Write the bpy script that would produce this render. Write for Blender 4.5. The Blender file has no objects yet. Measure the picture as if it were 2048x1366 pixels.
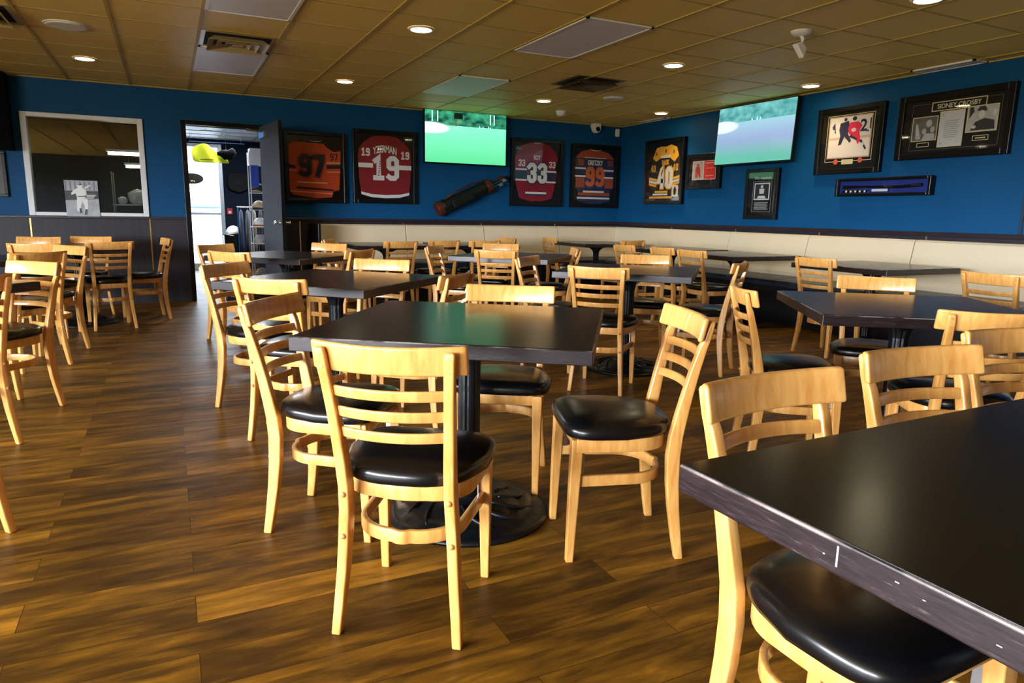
import bpy, bmesh, math, random
from mathutils import Vector, Matrix, Euler

PI = math.pi
sc = bpy.context.scene
COL = sc.collection

# ------------------------------------------------------------------ camera
CAMH = 1.1558
yaw, pitch, roll, FPX = 0.459656, 0.183534, 0.018138, 1378.27
fw = Vector((math.sin(yaw)*math.cos(pitch), math.cos(yaw)*math.cos(pitch), -math.sin(pitch)))
rt = Vector((math.cos(yaw), -math.sin(yaw), 0)); up = rt.cross(fw)
r2 = math.cos(roll)*rt + math.sin(roll)*up
u2 = -math.sin(roll)*rt + math.cos(roll)*up
cd = bpy.data.cameras.new('camera'); cam = bpy.data.objects.new('camera', cd); COL.objects.link(cam)
m4 = Matrix((r2, u2, -fw)).transposed().to_4x4(); m4.translation = Vector((0, 0, CAMH))
cam.matrix_world = m4
cd.sensor_width = 36; cd.lens = FPX/2048*36; cd.clip_start = .05; cd.clip_end = 200
sc.camera = cam

# ------------------------------------------------------------------ world, daylight, exposure
sc.view_settings.view_transform = 'Standard'
sc.view_settings.look = 'None'
sc.view_settings.gamma = 1.0
sc.view_settings.use_curve_mapping = False
sc.view_settings.exposure = 1.5
w = bpy.data.worlds.new('sky'); sc.world = w; w.use_nodes = True
nt = w.node_tree; nt.nodes.clear()
wo = nt.nodes.new('ShaderNodeOutputWorld'); bg = nt.nodes.new('ShaderNodeBackground')
SKY = 32.0
tc = nt.nodes.new('ShaderNodeTexCoord'); sx = nt.nodes.new('ShaderNodeSeparateXYZ'); cr = nt.nodes.new('ShaderNodeValToRGB')
nt.links.new(tc.outputs['Generated'], sx.inputs[0]); nt.links.new(sx.outputs[2], cr.inputs[0])
mr = nt.nodes.new('ShaderNodeMapRange'); mr.inputs[1].default_value = -.5; mr.inputs[2].default_value = .5
nt.links.new(sx.outputs[2], mr.inputs[0]); nt.links.new(mr.outputs[0], cr.inputs[0])
e = cr.color_ramp.elements                  # ground below the horizon, pale overcast sky above it
e[0].position = .47; e[0].color = (.19, .165, .11, 1); e[1].position = .515; e[1].color = (.90, .95, 1, 1)
k = e.new(.95); k.color = (.75, .87, 1, 1)
nt.links.new(cr.outputs[0], bg.inputs[0]); bg.inputs[1].default_value = SKY
nt.links.new(bg.outputs[0], wo.inputs[0])

def area(name, loc, direction, sx_, sy_, power, color, spread=None):
    l = bpy.data.lights.new(name, 'AREA'); l.shape = 'RECTANGLE'; l.size = sx_; l.size_y = sy_
    l.energy = power; l.color = color
    if spread: l.spread = math.radians(spread)
    o = bpy.data.objects.new(name, l); COL.objects.link(o); o.location = loc
    o.rotation_euler = Vector(direction).to_track_quat('-Z', 'Y').to_euler()
    return o

LX = -5.2                                  # the wall with the big windows, left of the photograph
WINS = [(-2.9, 2.0), (-.4, 2.4), (2.5, 2.6)]   # (centre y, width) of each window opening
WZ0, WZ1 = .75, 2.05
for (wy, ww) in WINS:
    o = area('window_portal', (LX-.13, wy, (WZ0+WZ1)/2), (1, 0, 0), ww, WZ1-WZ0, 1, (1, 1, 1)); o.data.cycles.is_portal = True   # guides sky light through the opening
o = area('door_portal', (.25, 14.65, 1.2), (0, -1, 0), 1.5, 2.3, 1, (1, 1, 1)); o.data.cycles.is_portal = True

# ------------------------------------------------------------------ shell measures
D, R, HC = 9.51, 6.59, 2.548               # back wall y, right wall x, ceiling height
GX0, GY0, GS = -.905, 3.857, .6103         # ceiling grid origin and pitch
YB = -4.2                                  # wall behind the camera
RAIL = 1.04

# ------------------------------------------------------------------ materials
MATS = {}
def new_mat(name):
    m = bpy.data.materials.new(name); m.use_nodes = True; m.node_tree.nodes.clear()
    o = m.node_tree.nodes.new('ShaderNodeOutputMaterial'); p = m.node_tree.nodes.new('ShaderNodeBsdfPrincipled')
    m.node_tree.links.new(p.outputs[0], o.inputs[0]); MATS[name] = m
    return m, m.node_tree, p, o
def N(nt, t, **kw):
    n = nt.nodes.new(t)
    for k, v in kw.items(): setattr(n, k, v)
    return n
def basic(name, col, rough=.5, metal=0, noise=.06, scale=8, spec=.5, bump=0, coat=0, stretch=None):
    """plain surface with a little procedural variation"""
    m, nt, p, o = new_mat(name)
    tcn = N(nt, 'ShaderNodeTexCoord'); mp = N(nt, 'ShaderNodeMapping'); ns = N(nt, 'ShaderNodeTexNoise')
    nt.links.new(tcn.outputs['Object'], mp.inputs[0]); nt.links.new(mp.outputs[0], ns.inputs[0])
    if stretch: mp.inputs['Scale'].default_value = stretch
    ns.inputs['Scale'].default_value = scale; ns.inputs['Detail'].default_value = 4
    mx = N(nt, 'ShaderNodeMix', data_type='RGBA')
    nt.links.new(ns.outputs['Fac'], mx.inputs[0])
    a = [max(0, c*(1-noise)) for c in col]; b = [min(1, c*(1+noise)) for c in col]
    mx.inputs[6].default_value = (*a, 1); mx.inputs[7].default_value = (*b, 1)
    nt.links.new(mx.outputs[2], p.inputs['Base Color'])
    p.inputs['Roughness'].default_value = rough; p.inputs['Metallic'].default_value = metal
    p.inputs['Specular IOR Level'].default_value = spec
    if coat: p.inputs['Coat Weight'].default_value = coat; p.inputs['Coat Roughness'].default_value = .12
    if bump:
        bp = N(nt, 'ShaderNodeBump'); bp.inputs['Strength'].default_value = bump; bp.inputs['Distance'].default_value = .01
        nt.links.new(ns.outputs['Fac'], bp.inputs['Height']); nt.links.new(bp.outputs[0], p.inputs['Normal'])
    return m
def emis(name, col, st):
    m, nt, p, o = new_mat(name)
    p.inputs['Base Color'].default_value = (*[c*.3 for c in col], 1)
    p.inputs['Emission Color'].default_value = (*col, 1); p.inputs['Emission Strength'].default_value = st
    return m
def glassy(name, gloss=.08, rough=.02, tint=(1, 1, 1), fres=.5):
    """thin pane: clear, with a fresnel reflection"""
    m = bpy.data.materials.new(name); m.use_nodes = True; nt = m.node_tree; nt.nodes.clear(); MATS[name] = m
    o = N(nt, 'ShaderNodeOutputMaterial'); t = N(nt, 'ShaderNodeBsdfTransparent'); g = N(nt, 'ShaderNodeBsdfGlossy')
    mx = N(nt, 'ShaderNodeMixShader'); lw = N(nt, 'ShaderNodeLayerWeight'); lw.inputs[0].default_value = .35
    ma = N(nt, 'ShaderNodeMath', operation='ADD'); ma.inputs[1].default_value = gloss; ma.use_clamp = True
    mu = N(nt, 'ShaderNodeMath', operation='MULTIPLY'); mu.inputs[1].default_value = fres
    nt.links.new(lw.outputs['Fresnel'], mu.inputs[0]); nt.links.new(mu.outputs[0], ma.inputs[0])
    nt.links.new(ma.outputs[0], mx.inputs[0]); nt.links.new(t.outputs[0], mx.inputs[1]); nt.links.new(g.outputs[0], mx.inputs[2])
    g.inputs['Roughness'].default_value = rough; t.inputs[0].default_value = (*tint, 1)
    nt.links.new(mx.outputs[0], o.inputs[0])
    return m

def wood_chair():
    m, nt, p, o = new_mat('beech_wood')
    tcn = N(nt, 'ShaderNodeTexCoord'); mp = N(nt, 'ShaderNodeMapping'); ns = N(nt, 'ShaderNodeTexNoise'); cr = N(nt, 'ShaderNodeValToRGB')
    mp.inputs['Scale'].default_value = (14, 14, 2.5)
    nt.links.new(tcn.outputs['Object'], mp.inputs[0]); nt.links.new(mp.outputs[0], ns.inputs[0]); nt.links.new(ns.outputs['Fac'], cr.inputs[0])
    ns.inputs['Scale'].default_value = 3; ns.inputs['Detail'].default_value = 6; ns.inputs['Distortion'].default_value = .6
    cr.color_ramp.elements[0].position = .3; cr.color_ramp.elements[0].color = (.60, .262, .055, 1)
    cr.color_ramp.elements[1].position = .7; cr.color_ramp.elements[1].color = (.76, .415, .125, 1)
    nt.links.new(cr.outputs[0], p.inputs['Base Color']); p.inputs['Roughness'].default_value = .32
    p.inputs['Coat Weight'].default_value = .35; p.inputs['Coat Roughness'].default_value = .15
    return m
def floor_mat():
    m, nt, p, o = new_mat('floor_planks')
    tcn = N(nt, 'ShaderNodeTexCoord'); L = nt.links.new
    br = N(nt, 'ShaderNodeTexBrick'); br.offset = .37; br.offset_frequency = 2
    br.inputs['Scale'].default_value = 1; br.inputs['Brick Width'].default_value = 1.22; br.inputs['Row Height'].default_value = .152
    br.inputs['Mortar Size'].default_value = .0012; br.inputs['Mortar Smooth'].default_value = .6
    br.inputs['Color1'].default_value = (0, 0, 0, 1); br.inputs['Color2'].default_value = (1, 1, 1, 1); br.inputs['Mortar'].default_value = (0, 0, 0, 1)
    L(tcn.outputs['Object'], br.inputs[0])
    # streaks along the boards, shifted per board
    sep = N(nt, 'ShaderNodeSeparateXYZ'); L(tcn.outputs['Object'], sep.inputs[0])
    rnd = N(nt, 'ShaderNodeSeparateColor'); L(br.outputs['Color'], rnd.inputs[0])
    mr = N(nt, 'ShaderNodeMath', operation='MULTIPLY'); mr.inputs[1].default_value = 37; L(rnd.outputs[0], mr.inputs[0])
    cb = N(nt, 'ShaderNodeCombineXYZ')
    mxx = N(nt, 'ShaderNodeMath', operation='MULTIPLY'); mxx.inputs[1].default_value = 1.7; L(sep.outputs[0], mxx.inputs[0])
    myy = N(nt, 'ShaderNodeMath', operation='MULTIPLY'); myy.inputs[1].default_value = 10; L(sep.outputs[1], myy.inputs[0])
    L(mxx.outputs[0], cb.inputs[0]); L(myy.outputs[0], cb.inputs[1]); L(mr.outputs[0], cb.inputs[2])
    n1 = N(nt, 'ShaderNodeTexNoise'); n1.inputs['Scale'].default_value = 1.6; n1.inputs['Detail'].default_value = 7; n1.inputs['Roughness'].default_value = .64; n1.inputs['Distortion'].default_value = .35
    L(cb.outputs[0], n1.inputs[0])
    ad = N(nt, 'ShaderNodeMath', operation='MULTIPLY_ADD'); ad.inputs[1].default_value = .22; L(rnd.outputs[0], ad.inputs[0]); L(n1.outputs['Fac'], ad.inputs[2])
    cr = N(nt, 'ShaderNodeValToRGB'); L(ad.outputs[0], cr.inputs[0])
    e = cr.color_ramp.elements
    e[0].position = .35; e[0].position = .30; e[0].color = (.022, .0095, .002, 1); e[1].position = .92; e[1].color = (.40, .18, .016, 1)
    k = e.new(.51); k.color = (.070, .031, .004, 1); k = e.new(.67); k.color = (.165, .073, .0065, 1)
    dk = N(nt, 'ShaderNodeMix', data_type='RGBA'); dk.inputs[7].default_value = (.012, .006, .003, 1)
    L(br.outputs['Fac'], dk.inputs[0]); L(cr.outputs[0], dk.inputs[6]); L(dk.outputs[2], p.inputs['Base Color'])
    rr = N(nt, 'ShaderNodeMapRange'); rr.inputs[3].default_value = .48; rr.inputs[4].default_value = .34; L(n1.outputs['Fac'], rr.inputs[0]); L(rr.outputs[0], p.inputs['Roughness'])
    bp = N(nt, 'ShaderNodeBump'); bp.inputs['Strength'].default_value = .12; bp.inputs['Distance'].default_value = .004
    L(n1.outputs['Fac'], bp.inputs['Height']); L(bp.outputs[0], p.inputs['Normal'])
    p.inputs['Specular IOR Level'].default_value = .13
    return m
def edge_mat():
    """dark stained table edge, worn pale along scuffs"""
    m, nt, p, o = new_mat('worn_table_edge'); L = nt.links.new
    tcn = N(nt, 'ShaderNodeTexCoord'); mp = N(nt, 'ShaderNodeMapping'); mp.inputs['Scale'].default_value = (6, 6, 60)
    n1 = N(nt, 'ShaderNodeTexNoise'); n1.inputs['Scale'].default_value = 4; n1.inputs['Detail'].default_value = 8; n1.inputs['Roughness'].default_value = .75
    L(tcn.outputs['Object'], mp.inputs[0]); L(mp.outputs[0], n1.inputs[0])
    cr = N(nt, 'ShaderNodeValToRGB'); L(n1.outputs['Fac'], cr.inputs[0]); e = cr.color_ramp.elements
    e[0].position = .38; e[0].color = (.007, .004, .005, 1); e[1].position = .78; e[1].color = (.16, .12, .12, 1)
    k = e.new(.60); k.color = (.022, .013, .015, 1)
    # wear along the upper arris
    sp = N(nt, 'ShaderNodeSeparateXYZ'); L(tcn.outputs['Object'], sp.inputs[0])
    rg = N(nt, 'ShaderNodeMapRange'); rg.inputs[1].default_value = .7535; rg.inputs[2].default_value = .7575; L(sp.outputs[2], rg.inputs[0])
    n2 = N(nt, 'ShaderNodeTexNoise'); n2.inputs['Scale'].default_value = 9; n2.inputs['Detail'].default_value = 5; L(tcn.outputs['Object'], n2.inputs[0])
    r2_ = N(nt, 'ShaderNodeMapRange'); r2_.inputs[1].default_value = .4; r2_.inputs[2].default_value = .6; L(n2.outputs['Fac'], r2_.inputs[0])
    mu = N(nt, 'ShaderNodeMath', operation='MULTIPLY'); L(rg.outputs[0], mu.inputs[0]); L(r2_.outputs[0], mu.inputs[1])
    mx = N(nt, 'ShaderNodeMix', data_type='RGBA'); mx.inputs[7].default_value = (.34, .28, .26, 1)
    L(mu.outputs[0], mx.inputs[0]); L(cr.outputs[0], mx.inputs[6]); L(mx.outputs[2], p.inputs['Base Color'])
    p.inputs['Roughness'].default_value = .3
    return m
def top_mat():
    m, nt, p, o = new_mat('black_laminate'); L = nt.links.new
    tcn = N(nt, 'ShaderNodeTexCoord'); n1 = N(nt, 'ShaderNodeTexNoise'); n1.inputs['Scale'].default_value = 260; n1.inputs['Detail'].default_value = 2
    L(tcn.outputs['Object'], n1.inputs[0])
    bp = N(nt, 'ShaderNodeBump'); bp.inputs['Strength'].default_value = .12; bp.inputs['Distance'].default_value = .0008
    L(n1.outputs['Fac'], bp.inputs['Height']); L(bp.outputs[0], p.inputs['Normal'])
    n2 = N(nt, 'ShaderNodeTexNoise'); n2.inputs['Scale'].default_value = 3; n2.inputs['Detail'].default_value = 5; L(tcn.outputs['Object'], n2.inputs[0])
    cr = N(nt, 'ShaderNodeValToRGB'); L(n2.outputs['Fac'], cr.inputs[0]); cr.color_ramp.elements[0].color = (.003, .004, .0045, 1); cr.color_ramp.elements[1].color = (.007, .0075, .008, 1)
    L(cr.outputs[0], p.inputs['Base Color'])
    rr = N(nt, 'ShaderNodeMapRange'); rr.inputs[3].default_value = .19; rr.inputs[4].default_value = .27; L(n2.outputs['Fac'], rr.inputs[0]); L(rr.outputs[0], p.inputs['Roughness'])
    p.inputs['Specular IOR Level'].default_value = .38
    return m
def tile_mat():
    m, nt, p, o = new_mat('ceiling_tile'); L = nt.links.new
    tcn = N(nt, 'ShaderNodeTexCoord'); n1 = N(nt, 'ShaderNodeTexNoise'); n1.inputs['Scale'].default_value = 1.1; n1.inputs['Detail'].default_value = 6; L(tcn.outputs['Object'], n1.inputs[0])
    cr = N(nt, 'ShaderNodeValToRGB'); L(n1.outputs['Fac'], cr.inputs[0]); cr.color_ramp.elements[0].color = (.74, .53, .11, 1); cr.color_ramp.elements[1].color = (.84, .62, .15, 1)
    L(cr.outputs[0], p.inputs['Base Color']); p.inputs['Roughness'].default_value = .55
    n2 = N(nt, 'ShaderNodeTexNoise'); n2.inputs['Scale'].default_value = 120; L(tcn.outputs['Object'], n2.inputs[0])
    bp = N(nt, 'ShaderNodeBump'); bp.inputs['Strength'].default_value = .25; bp.inputs['Distance'].default_value = .002
    L(n2.outputs['Fac'], bp.inputs['Height']); L(bp.outputs[0], p.inputs['Normal'])
    return m
def panel_mat(name, a, b, rough=.55):
    """dark vertical-grained wall panelling"""
    m, nt, p, o = new_mat(name); L = nt.links.new
    tcn = N(nt, 'ShaderNodeTexCoord'); mp = N(nt, 'ShaderNodeMapping'); mp.inputs['Scale'].default_value = (22, 22, 1.4)
    n1 = N(nt, 'ShaderNodeTexNoise'); n1.inputs['Scale'].default_value = 2; n1.inputs['Detail'].default_value = 6
    L(tcn.outputs['Object'], mp.inputs[0]); L(mp.outputs[0], n1.inputs[0])
    cr = N(nt, 'ShaderNodeValToRGB'); L(n1.outputs['Fac'], cr.inputs[0]); cr.color_ramp.elements[0].position = .3; cr.color_ramp.elements[1].position = .7
    cr.color_ramp.elements[0].color = (*a, 1); cr.color_ramp.elements[1].color = (*b, 1)
    L(cr.outputs[0], p.inputs['Base Color']); p.inputs['Roughness'].default_value = rough
    return m
def weave_mat():
    """dark blue woven vinyl of the bench seat"""
    m, nt, p, o = new_mat('bench_seat_vinyl'); L = nt.links.new
    tcn = N(nt, 'ShaderNodeTexCoord'); ck = N(nt, 'ShaderNodeTexChecker'); ck.inputs['Scale'].default_value = 55
    ck.inputs[1].default_value = (.012, .018, .03, 1); ck.inputs[2].default_value = (.03, .042, .065, 1)
    L(tcn.outputs['Object'], ck.inputs[0]); L(ck.outputs[0], p.inputs['Base Color']); p.inputs['Roughness'].default_value = .33
    bp = N(nt, 'ShaderNodeBump'); bp.inputs['Strength'].default_value = .3; bp.inputs['Distance'].default_value = .003; L(ck.outputs[1], bp.inputs['Height']); L(bp.outputs[0], p.inputs['Normal'])
    return m

M_WOOD = wood_chair(); M_FLOOR = floor_mat(); M_EDGE = edge_mat(); M_TOP = top_mat(); M_TILE = tile_mat()
M_PANEL = panel_mat('charcoal_panelling', (.005, .004, .009), (.018, .014, .026))
M_DOORLEAF = panel_mat('grey_door_leaf', (.055, .058, .07), (.075, .078, .095), .7)
M_WEAVE = weave_mat()
M_BLUE = basic('blue_wall_paint', (.0, .068, .200), .6, noise=.10, scale=3, spec=.22)
M_TRIM = basic('dark_rail_wood', (.022, .012, .016), .38, noise=.3, scale=12)
M_BLACKW = basic('black_frame_paint', (.003, .003, .0035), .3, noise=.2, spec=.35)
M_VINYL = basic('black_seat_vinyl', (.003, .003, .0035), .27, noise=.2, scale=20, spec=.4, coat=.1)
M_IRON = basic('black_cast_iron', (.003, .004, .005), .36, noise=.3, scale=30, spec=.35, bump=.2)
M_BEIGE = basic('beige_vinyl', (.66, .56, .40), .42, noise=.04, scale=5)
M_PIPE = basic('seam_brown', (.12, .085, .05), .6)  # brown core that shows in the joints between the bench back cushions
M_BRASS = basic('brass_strip', (.75, .52, .22), .25, 1)
M_WHITE = basic('white_paint', (.78, .78, .76), .45, noise=.03)
M_WINF = basic('white_window_frame', (.74, .78, .84), .35, noise=.03)
M_CHROME = basic('chrome', (.8, .8, .82), .15, 1, noise=.02)
M_BRACKET = basic('zinc_bracket', (.55, .56, .58), .3, 1, noise=.05)
M_TBAR = basic('ceiling_grid_paint', (.46, .335, .08), .6, noise=.05)
M_DIFF = basic('prismatic_diffuser', (.74, .74, .84), .45, noise=.05, scale=80)
M_VENT = basic('vent_cream_metal', (.42, .33, .15), .4, noise=.05)
M_DARK = basic('dark_void', (.004, .004, .004), .8)
M_LAMP = emis('warm_lamp_glow', (1.0, .86, .55), 14)
M_LAMPRIM = basic('lamp_rim', (.8, .74, .58), .3)
M_GLASS = glassy('frame_glass', .012, .03, fres=.14)
M_GLASSW = glassy('window_glass', .05, .01, (.9, .93, .93), fres=.12)
M_WALLP = basic('plain_dark_wall', (.02, .03, .04), .6)
M_DOWEL = basic('wood_dowel', (.50, .24, .07), .4)

# ------------------------------------------------------------------ mesh helpers
def link(o, parent=None):
    COL.objects.link(o)
    if parent is not None: o.parent = parent
    return o
def obj(name, bm, mat, parent=None, smooth=False, bevel=0, bseg=2, sub=0, autos=None):
    me = bpy.data.meshes.new(name)
    bmesh.ops.recalc_face_normals(bm, faces=bm.faces)
    bm.to_mesh(me); bm.free()
    for mm in (mat if isinstance(mat, (list, tuple)) else [mat]): me.materials.append(mm)
    if smooth:
        for p_ in me.polygons: p_.use_smooth = True
    o = bpy.data.objects.new(name, me); link(o, parent)
    if bevel:
        b = o.modifiers.new('bevel', 'BEVEL'); b.width = bevel; b.segments = bseg; b.limit_method = 'ANGLE'; b.angle_limit = math.radians(38)
        b.harden_normals = False
    if sub:
        s = o.modifiers.new('subsurf', 'SUBSURF'); s.levels = sub; s.render_levels = sub
    return o
def box(bm, x0, y0, z0, x1, y1, z1, mi=0):
    v = [bm.verts.new(c) for c in ((x0,y0,z0),(x1,y0,z0),(x1,y1,z0),(x0,y1,z0),(x0,y0,z1),(x1,y0,z1),(x1,y1,z1),(x0,y1,z1))]
    for f in ((0,3,2,1),(4,5,6,7),(0,1,5,4),(1,2,6,5),(2,3,7,6),(3,0,4,7)):
        bm.faces.new([v[i] for i in f]).material_index = mi
    return v
def BX(*a):
    bm = bmesh.new(); box(bm, *a); return bm
def prism(bm, pts, y0, y1, mi=0):
    """outline in x,z extruded along y"""
    a = [bm.verts.new((p[0], y0, p[1])) for p in pts]; b = [bm.verts.new((p[0], y1, p[1])) for p in pts]
    n = len(pts)
    bm.faces.new(a).material_index = mi; bm.faces.new(b[::-1]).material_index = mi
    for i in range(n): bm.faces.new((a[i], b[i], b[(i+1) % n], a[(i+1) % n])).material_index = mi
def zprism(bm, pts, z0, z1):
    a = [bm.verts.new((p[0], p[1], z0)) for p in pts]; b = [bm.verts.new((p[0], p[1], z1)) for p in pts]
    n = len(pts); bm.faces.new(a[::-1]); bm.faces.new(b)
    for i in range(n): bm.faces.new((a[i], a[(i+1) % n], b[(i+1) % n], b[i]))
def sweep(bm, secs, cap=True):
    """secs: list of rings (lists of points) joined into a skin"""
    rings = [[bm.verts.new(p) for p in s] for s in secs]; n = len(rings[0])
    for a, b in zip(rings, rings[1:]):
        for i in range(n): bm.faces.new((a[i], a[(i+1) % n], b[(i+1) % n], b[i]))
    if cap: bm.faces.new(rings[0][::-1]); bm.faces.new(rings[-1])
    return rings
def lathe(bm, prof, seg=24, c=(0, 0), wob=None):
    rings = []
    for (r, z) in prof:
        ring = []
        for i in range(seg):
            a = 2*PI*i/seg; rr = r*(1+(wob(a, r) if wob else 0))
            ring.append(bm.verts.new((c[0]+rr*math.cos(a), c[1]+rr*math.sin(a), z)))
        rings.append(ring)
    for a, b in zip(rings, rings[1:]):
        for i in range(seg): bm.faces.new((a[i], a[(i+1) % seg], b[(i+1) % seg], b[i]))
    bm.faces.new(rings[0][::-1]); bm.faces.new(rings[-1])
def tube(bm, pts, r, seg=8):
    pts = [Vector(p) for p in pts]; secs = []
    for i, p in enumerate(pts):
        t = (pts[min(i+1, len(pts)-1)]-pts[max(i-1, 0)]).normalized()
        a = t.cross(Vector((0, 0, 1)));
        if a.length < .01: a = t.cross(Vector((0, 1, 0)))
        a.normalize(); b = t.cross(a).normalized()
        rr = r[i] if isinstance(r, (list, tuple)) else r
        secs.append([p+a*rr*math.cos(2*PI*k/seg)+b*rr*math.sin(2*PI*k/seg) for k in range(seg)])
    sweep(bm, secs)
def tag(o, label=None, cat=None, group=None, kind=None):
    if label: o['label'] = label
    if cat: o['category'] = cat
    if group: o['group'] = group
    if kind: o['kind'] = kind
    return o
def thing(name, label, cat, loc=(0, 0, 0), rz=0, group=None):
    o = bpy.data.objects.new(name, None); COL.objects.link(o); o.location = loc; o.rotation_euler = (0, 0, rz); o.empty_display_size = .1
    return tag(o, label, cat, group)
def struct(name, bm, mat, **kw):
    return tag(obj(name, bm, mat, **kw), kind='structure')
def dup(root, loc, rz, label, group=None, cat=None):
    r = root.copy(); COL.objects.link(r); r.location = loc; r.rotation_euler = (0, 0, rz); r['label'] = label
    if group: r['group'] = group
    for ch in list(root.children):
        c = ch.copy(); COL.objects.link(c); c.parent = r
        for g in list(ch.children):
            d = g.copy(); COL.objects.link(d); d.parent = c
    return r

# ------------------------------------------------------------------ floor, ceiling, walls
struct('floor', BX(LX-.15, YB-.1, -.08, R+.1, 14.7, 0), M_FLOOR)
# ceiling: one slab, with the metal grid hung just proud of it
struct('ceiling', BX(LX-.15, YB-.1, HC, R+.1, D+.1, HC+.1), M_TILE)
bm = bmesh.new()
i0 = int(math.floor((LX-GX0)/GS)); i1 = int((R-GX0)/GS)+1
for i in range(i0, i1+1):
    x = GX0+i*GS
    if LX < x < R: box(bm, x-.012, YB, HC-.007, x+.012, D, HC)
j0 = int(math.floor((YB-GY0)/GS)); j1 = int((D-GY0)/GS)+1
for j in range(j0, j1+1):
    y = GY0+j*GS
    if YB < y < D: box(bm, LX, y-.011, HC-.003, R, y+.011, HC)
box(bm, LX, D-.02, HC-.012, R, D, HC); box(bm, R-.02, YB, HC-.012, R, D, HC)
struct('ceiling_grid', bm, M_TBAR)

WX0, WX1, WZb, WZt = -1.385, -.215, 1.055, 2.155      # interior window opening
DX0, DX1, DZ = .26, 1.15, 2.14                        # doorway opening
bm = bmesh.new()
box(bm, LX-.1, D, 0, WX0, D+.12, HC); box(bm, WX0, D, 0, WX1, D+.12, WZb); box(bm, WX0, D, WZt, WX1, D+.12, HC)
box(bm, WX1, D, 0, DX0, D+.12, HC); box(bm, DX0, D, DZ, DX1, D+.12, HC); box(bm, DX1, D, 0, R+.12, D+.12, HC)
struct('wall_back', bm, M_BLUE)
struct('wall_right', BX(R, YB, 0, R+.12, D+.12, HC), M_BLUE)
struct('wall_behind', BX(LX-.1, YB-.12, 0, R+.12, YB, HC), M_WALLP)
bm = bmesh.new(); ys = YB
box(bm, LX-.12, YB, 0, LX, D, WZ0); box(bm, LX-.12, YB, WZ1, LX, D, HC)
for (wy, ww) in WINS:
    box(bm, LX-.12, ys, WZ0, LX, wy-ww/2, WZ1); ys = wy+ww/2
box(bm, LX-.12, ys, WZ0, LX, D, WZ1)
struct('wall_left', bm, M_BLUE)
for n_, (wy, ww) in enumerate(WINS):
    bm = bmesh.new(); t = .05
    box(bm, LX-.08, wy-ww/2, WZ0, LX+.02, wy+ww/2, WZ0+t); box(bm, LX-.08, wy-ww/2, WZ1-t, LX+.02, wy+ww/2, WZ1)
    for yy in (wy-ww/2, wy+ww/2-t, wy-t/2): box(bm, LX-.08, yy, WZ0, LX+.02, yy+t, WZ1)
    struct('window_%d' % (n_+2), bm, M_WINF)

# wainscot panelling with brass joints, and the rail above it
def wains(name, segs, axis):
    bm = bmesh.new()
    for (a, b) in segs:
        if axis == 'x': box(bm, a, D-.018, 0, b, D, RAIL-.03)
        else: box(bm, R-.018, a, 0, R, b, RAIL-.03)
    return struct(name, bm, M_PANEL)
wains('trim_1', [(LX, DX0-.06), (DX1+.06, R-.018)], 'x')
wains('trim_2', [(YB, D)], 'y')
bm = bmesh.new(); box(bm, LX, D-.035, RAIL-.03, DX0-.06, D, RAIL); box(bm, DX1+.06, D-.035, RAIL-.03, R, D, RAIL+.012)
struct('trim_3', bm, M_TRIM, bevel=.005)
struct('trim_4', BX(R-.035, YB, RAIL-.028, R, D-.035, RAIL+.014), M_TRIM, bevel=.005)
bm = bmesh.new()
for x in (-3.8, -2.6, -1.4, -.2): box(bm, x-.008, D-.024, .12, x+.008, D-.018, RAIL-.03)
for x in (1.55, 2.96, 4.15, 5.40): box(bm, x-.008, D-.024, .12, x+.008, D-.018, RAIL-.03)
struct('trim_5', bm, M_BRASS)
bm = bmesh.new()
for y in (8.1, 6.82, 5.52, 4.28, 3.02, 1.76, .5): box(bm, R-.024, y-.008, .12, R-.018, y+.008, RAIL-.03)
struct('trim_6', bm, basic('dull_brass_strip', (.30, .24, .15), .4, .6))
struct('trim_7', BX(R-.010, 3.455, RAIL+.014, R, 3.485, HC-.012), basic('blue_corner_strip', (.004, .03, .07), .5))

# ------------------------------------------------------------------ interior window with the room behind it
bm = bmesh.new(); t = .06
fx0, fx1, fz0, fz1 = -1.40, -.20, 1.04, 2.17
box(bm, fx0, D-.03, fz0, fx0+t, D+.10, fz1); box(bm, fx1-t, D-.03, fz0, fx1, D+.10, fz1)
box(bm, fx0+t, D-.03, fz0, fx1-t, D+.10, fz0+.04); box(bm, fx0+t, D-.03, fz1-.05, fx1-t, D+.10, fz1)
wf = struct('window_1', bm, M_WINF, bevel=.006)
obj('window_pane', BX(fx0+t, D+.04, fz0+.04, fx1-t, D+.046, fz1-.05), M_GLASSW, wf)
# dim kitchen behind
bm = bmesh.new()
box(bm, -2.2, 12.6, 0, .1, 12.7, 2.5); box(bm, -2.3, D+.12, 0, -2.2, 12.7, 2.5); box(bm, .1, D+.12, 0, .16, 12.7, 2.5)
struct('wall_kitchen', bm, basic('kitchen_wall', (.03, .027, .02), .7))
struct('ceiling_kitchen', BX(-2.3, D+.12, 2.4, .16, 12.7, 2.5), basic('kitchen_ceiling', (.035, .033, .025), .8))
def tubelight(x, y, z, L):
    th = thing('tube_light', 'lit tube lamp hanging in the kitchen behind the interior window, %s' % ('the lower one' if z < 1.8 else 'the upper one'), 'lamp', (x, y, z))
    obj('housing', BX(-L/2-.02, -.05, .02, L/2+.02, .05, .05), M_WHITE, th)
    bm = bmesh.new(); tube(bm, [(-L/2, 0, 0), (L/2, 0, 0)], .022); obj('tube', bm, emis('tube_glow_%d' % int(z*100), (1, .95, .78), 5), th)
    for s in (-1, 1):
        obj('hanger', BX(s*L*.4-.004, -.004, .05, s*L*.4+.004, .004, 2.4-z), M_BLACKW, th)
tubelight(-.42, 11.0, 1.86, .5); tubelight(-.30, 11.9, 1.74, .42)
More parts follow.
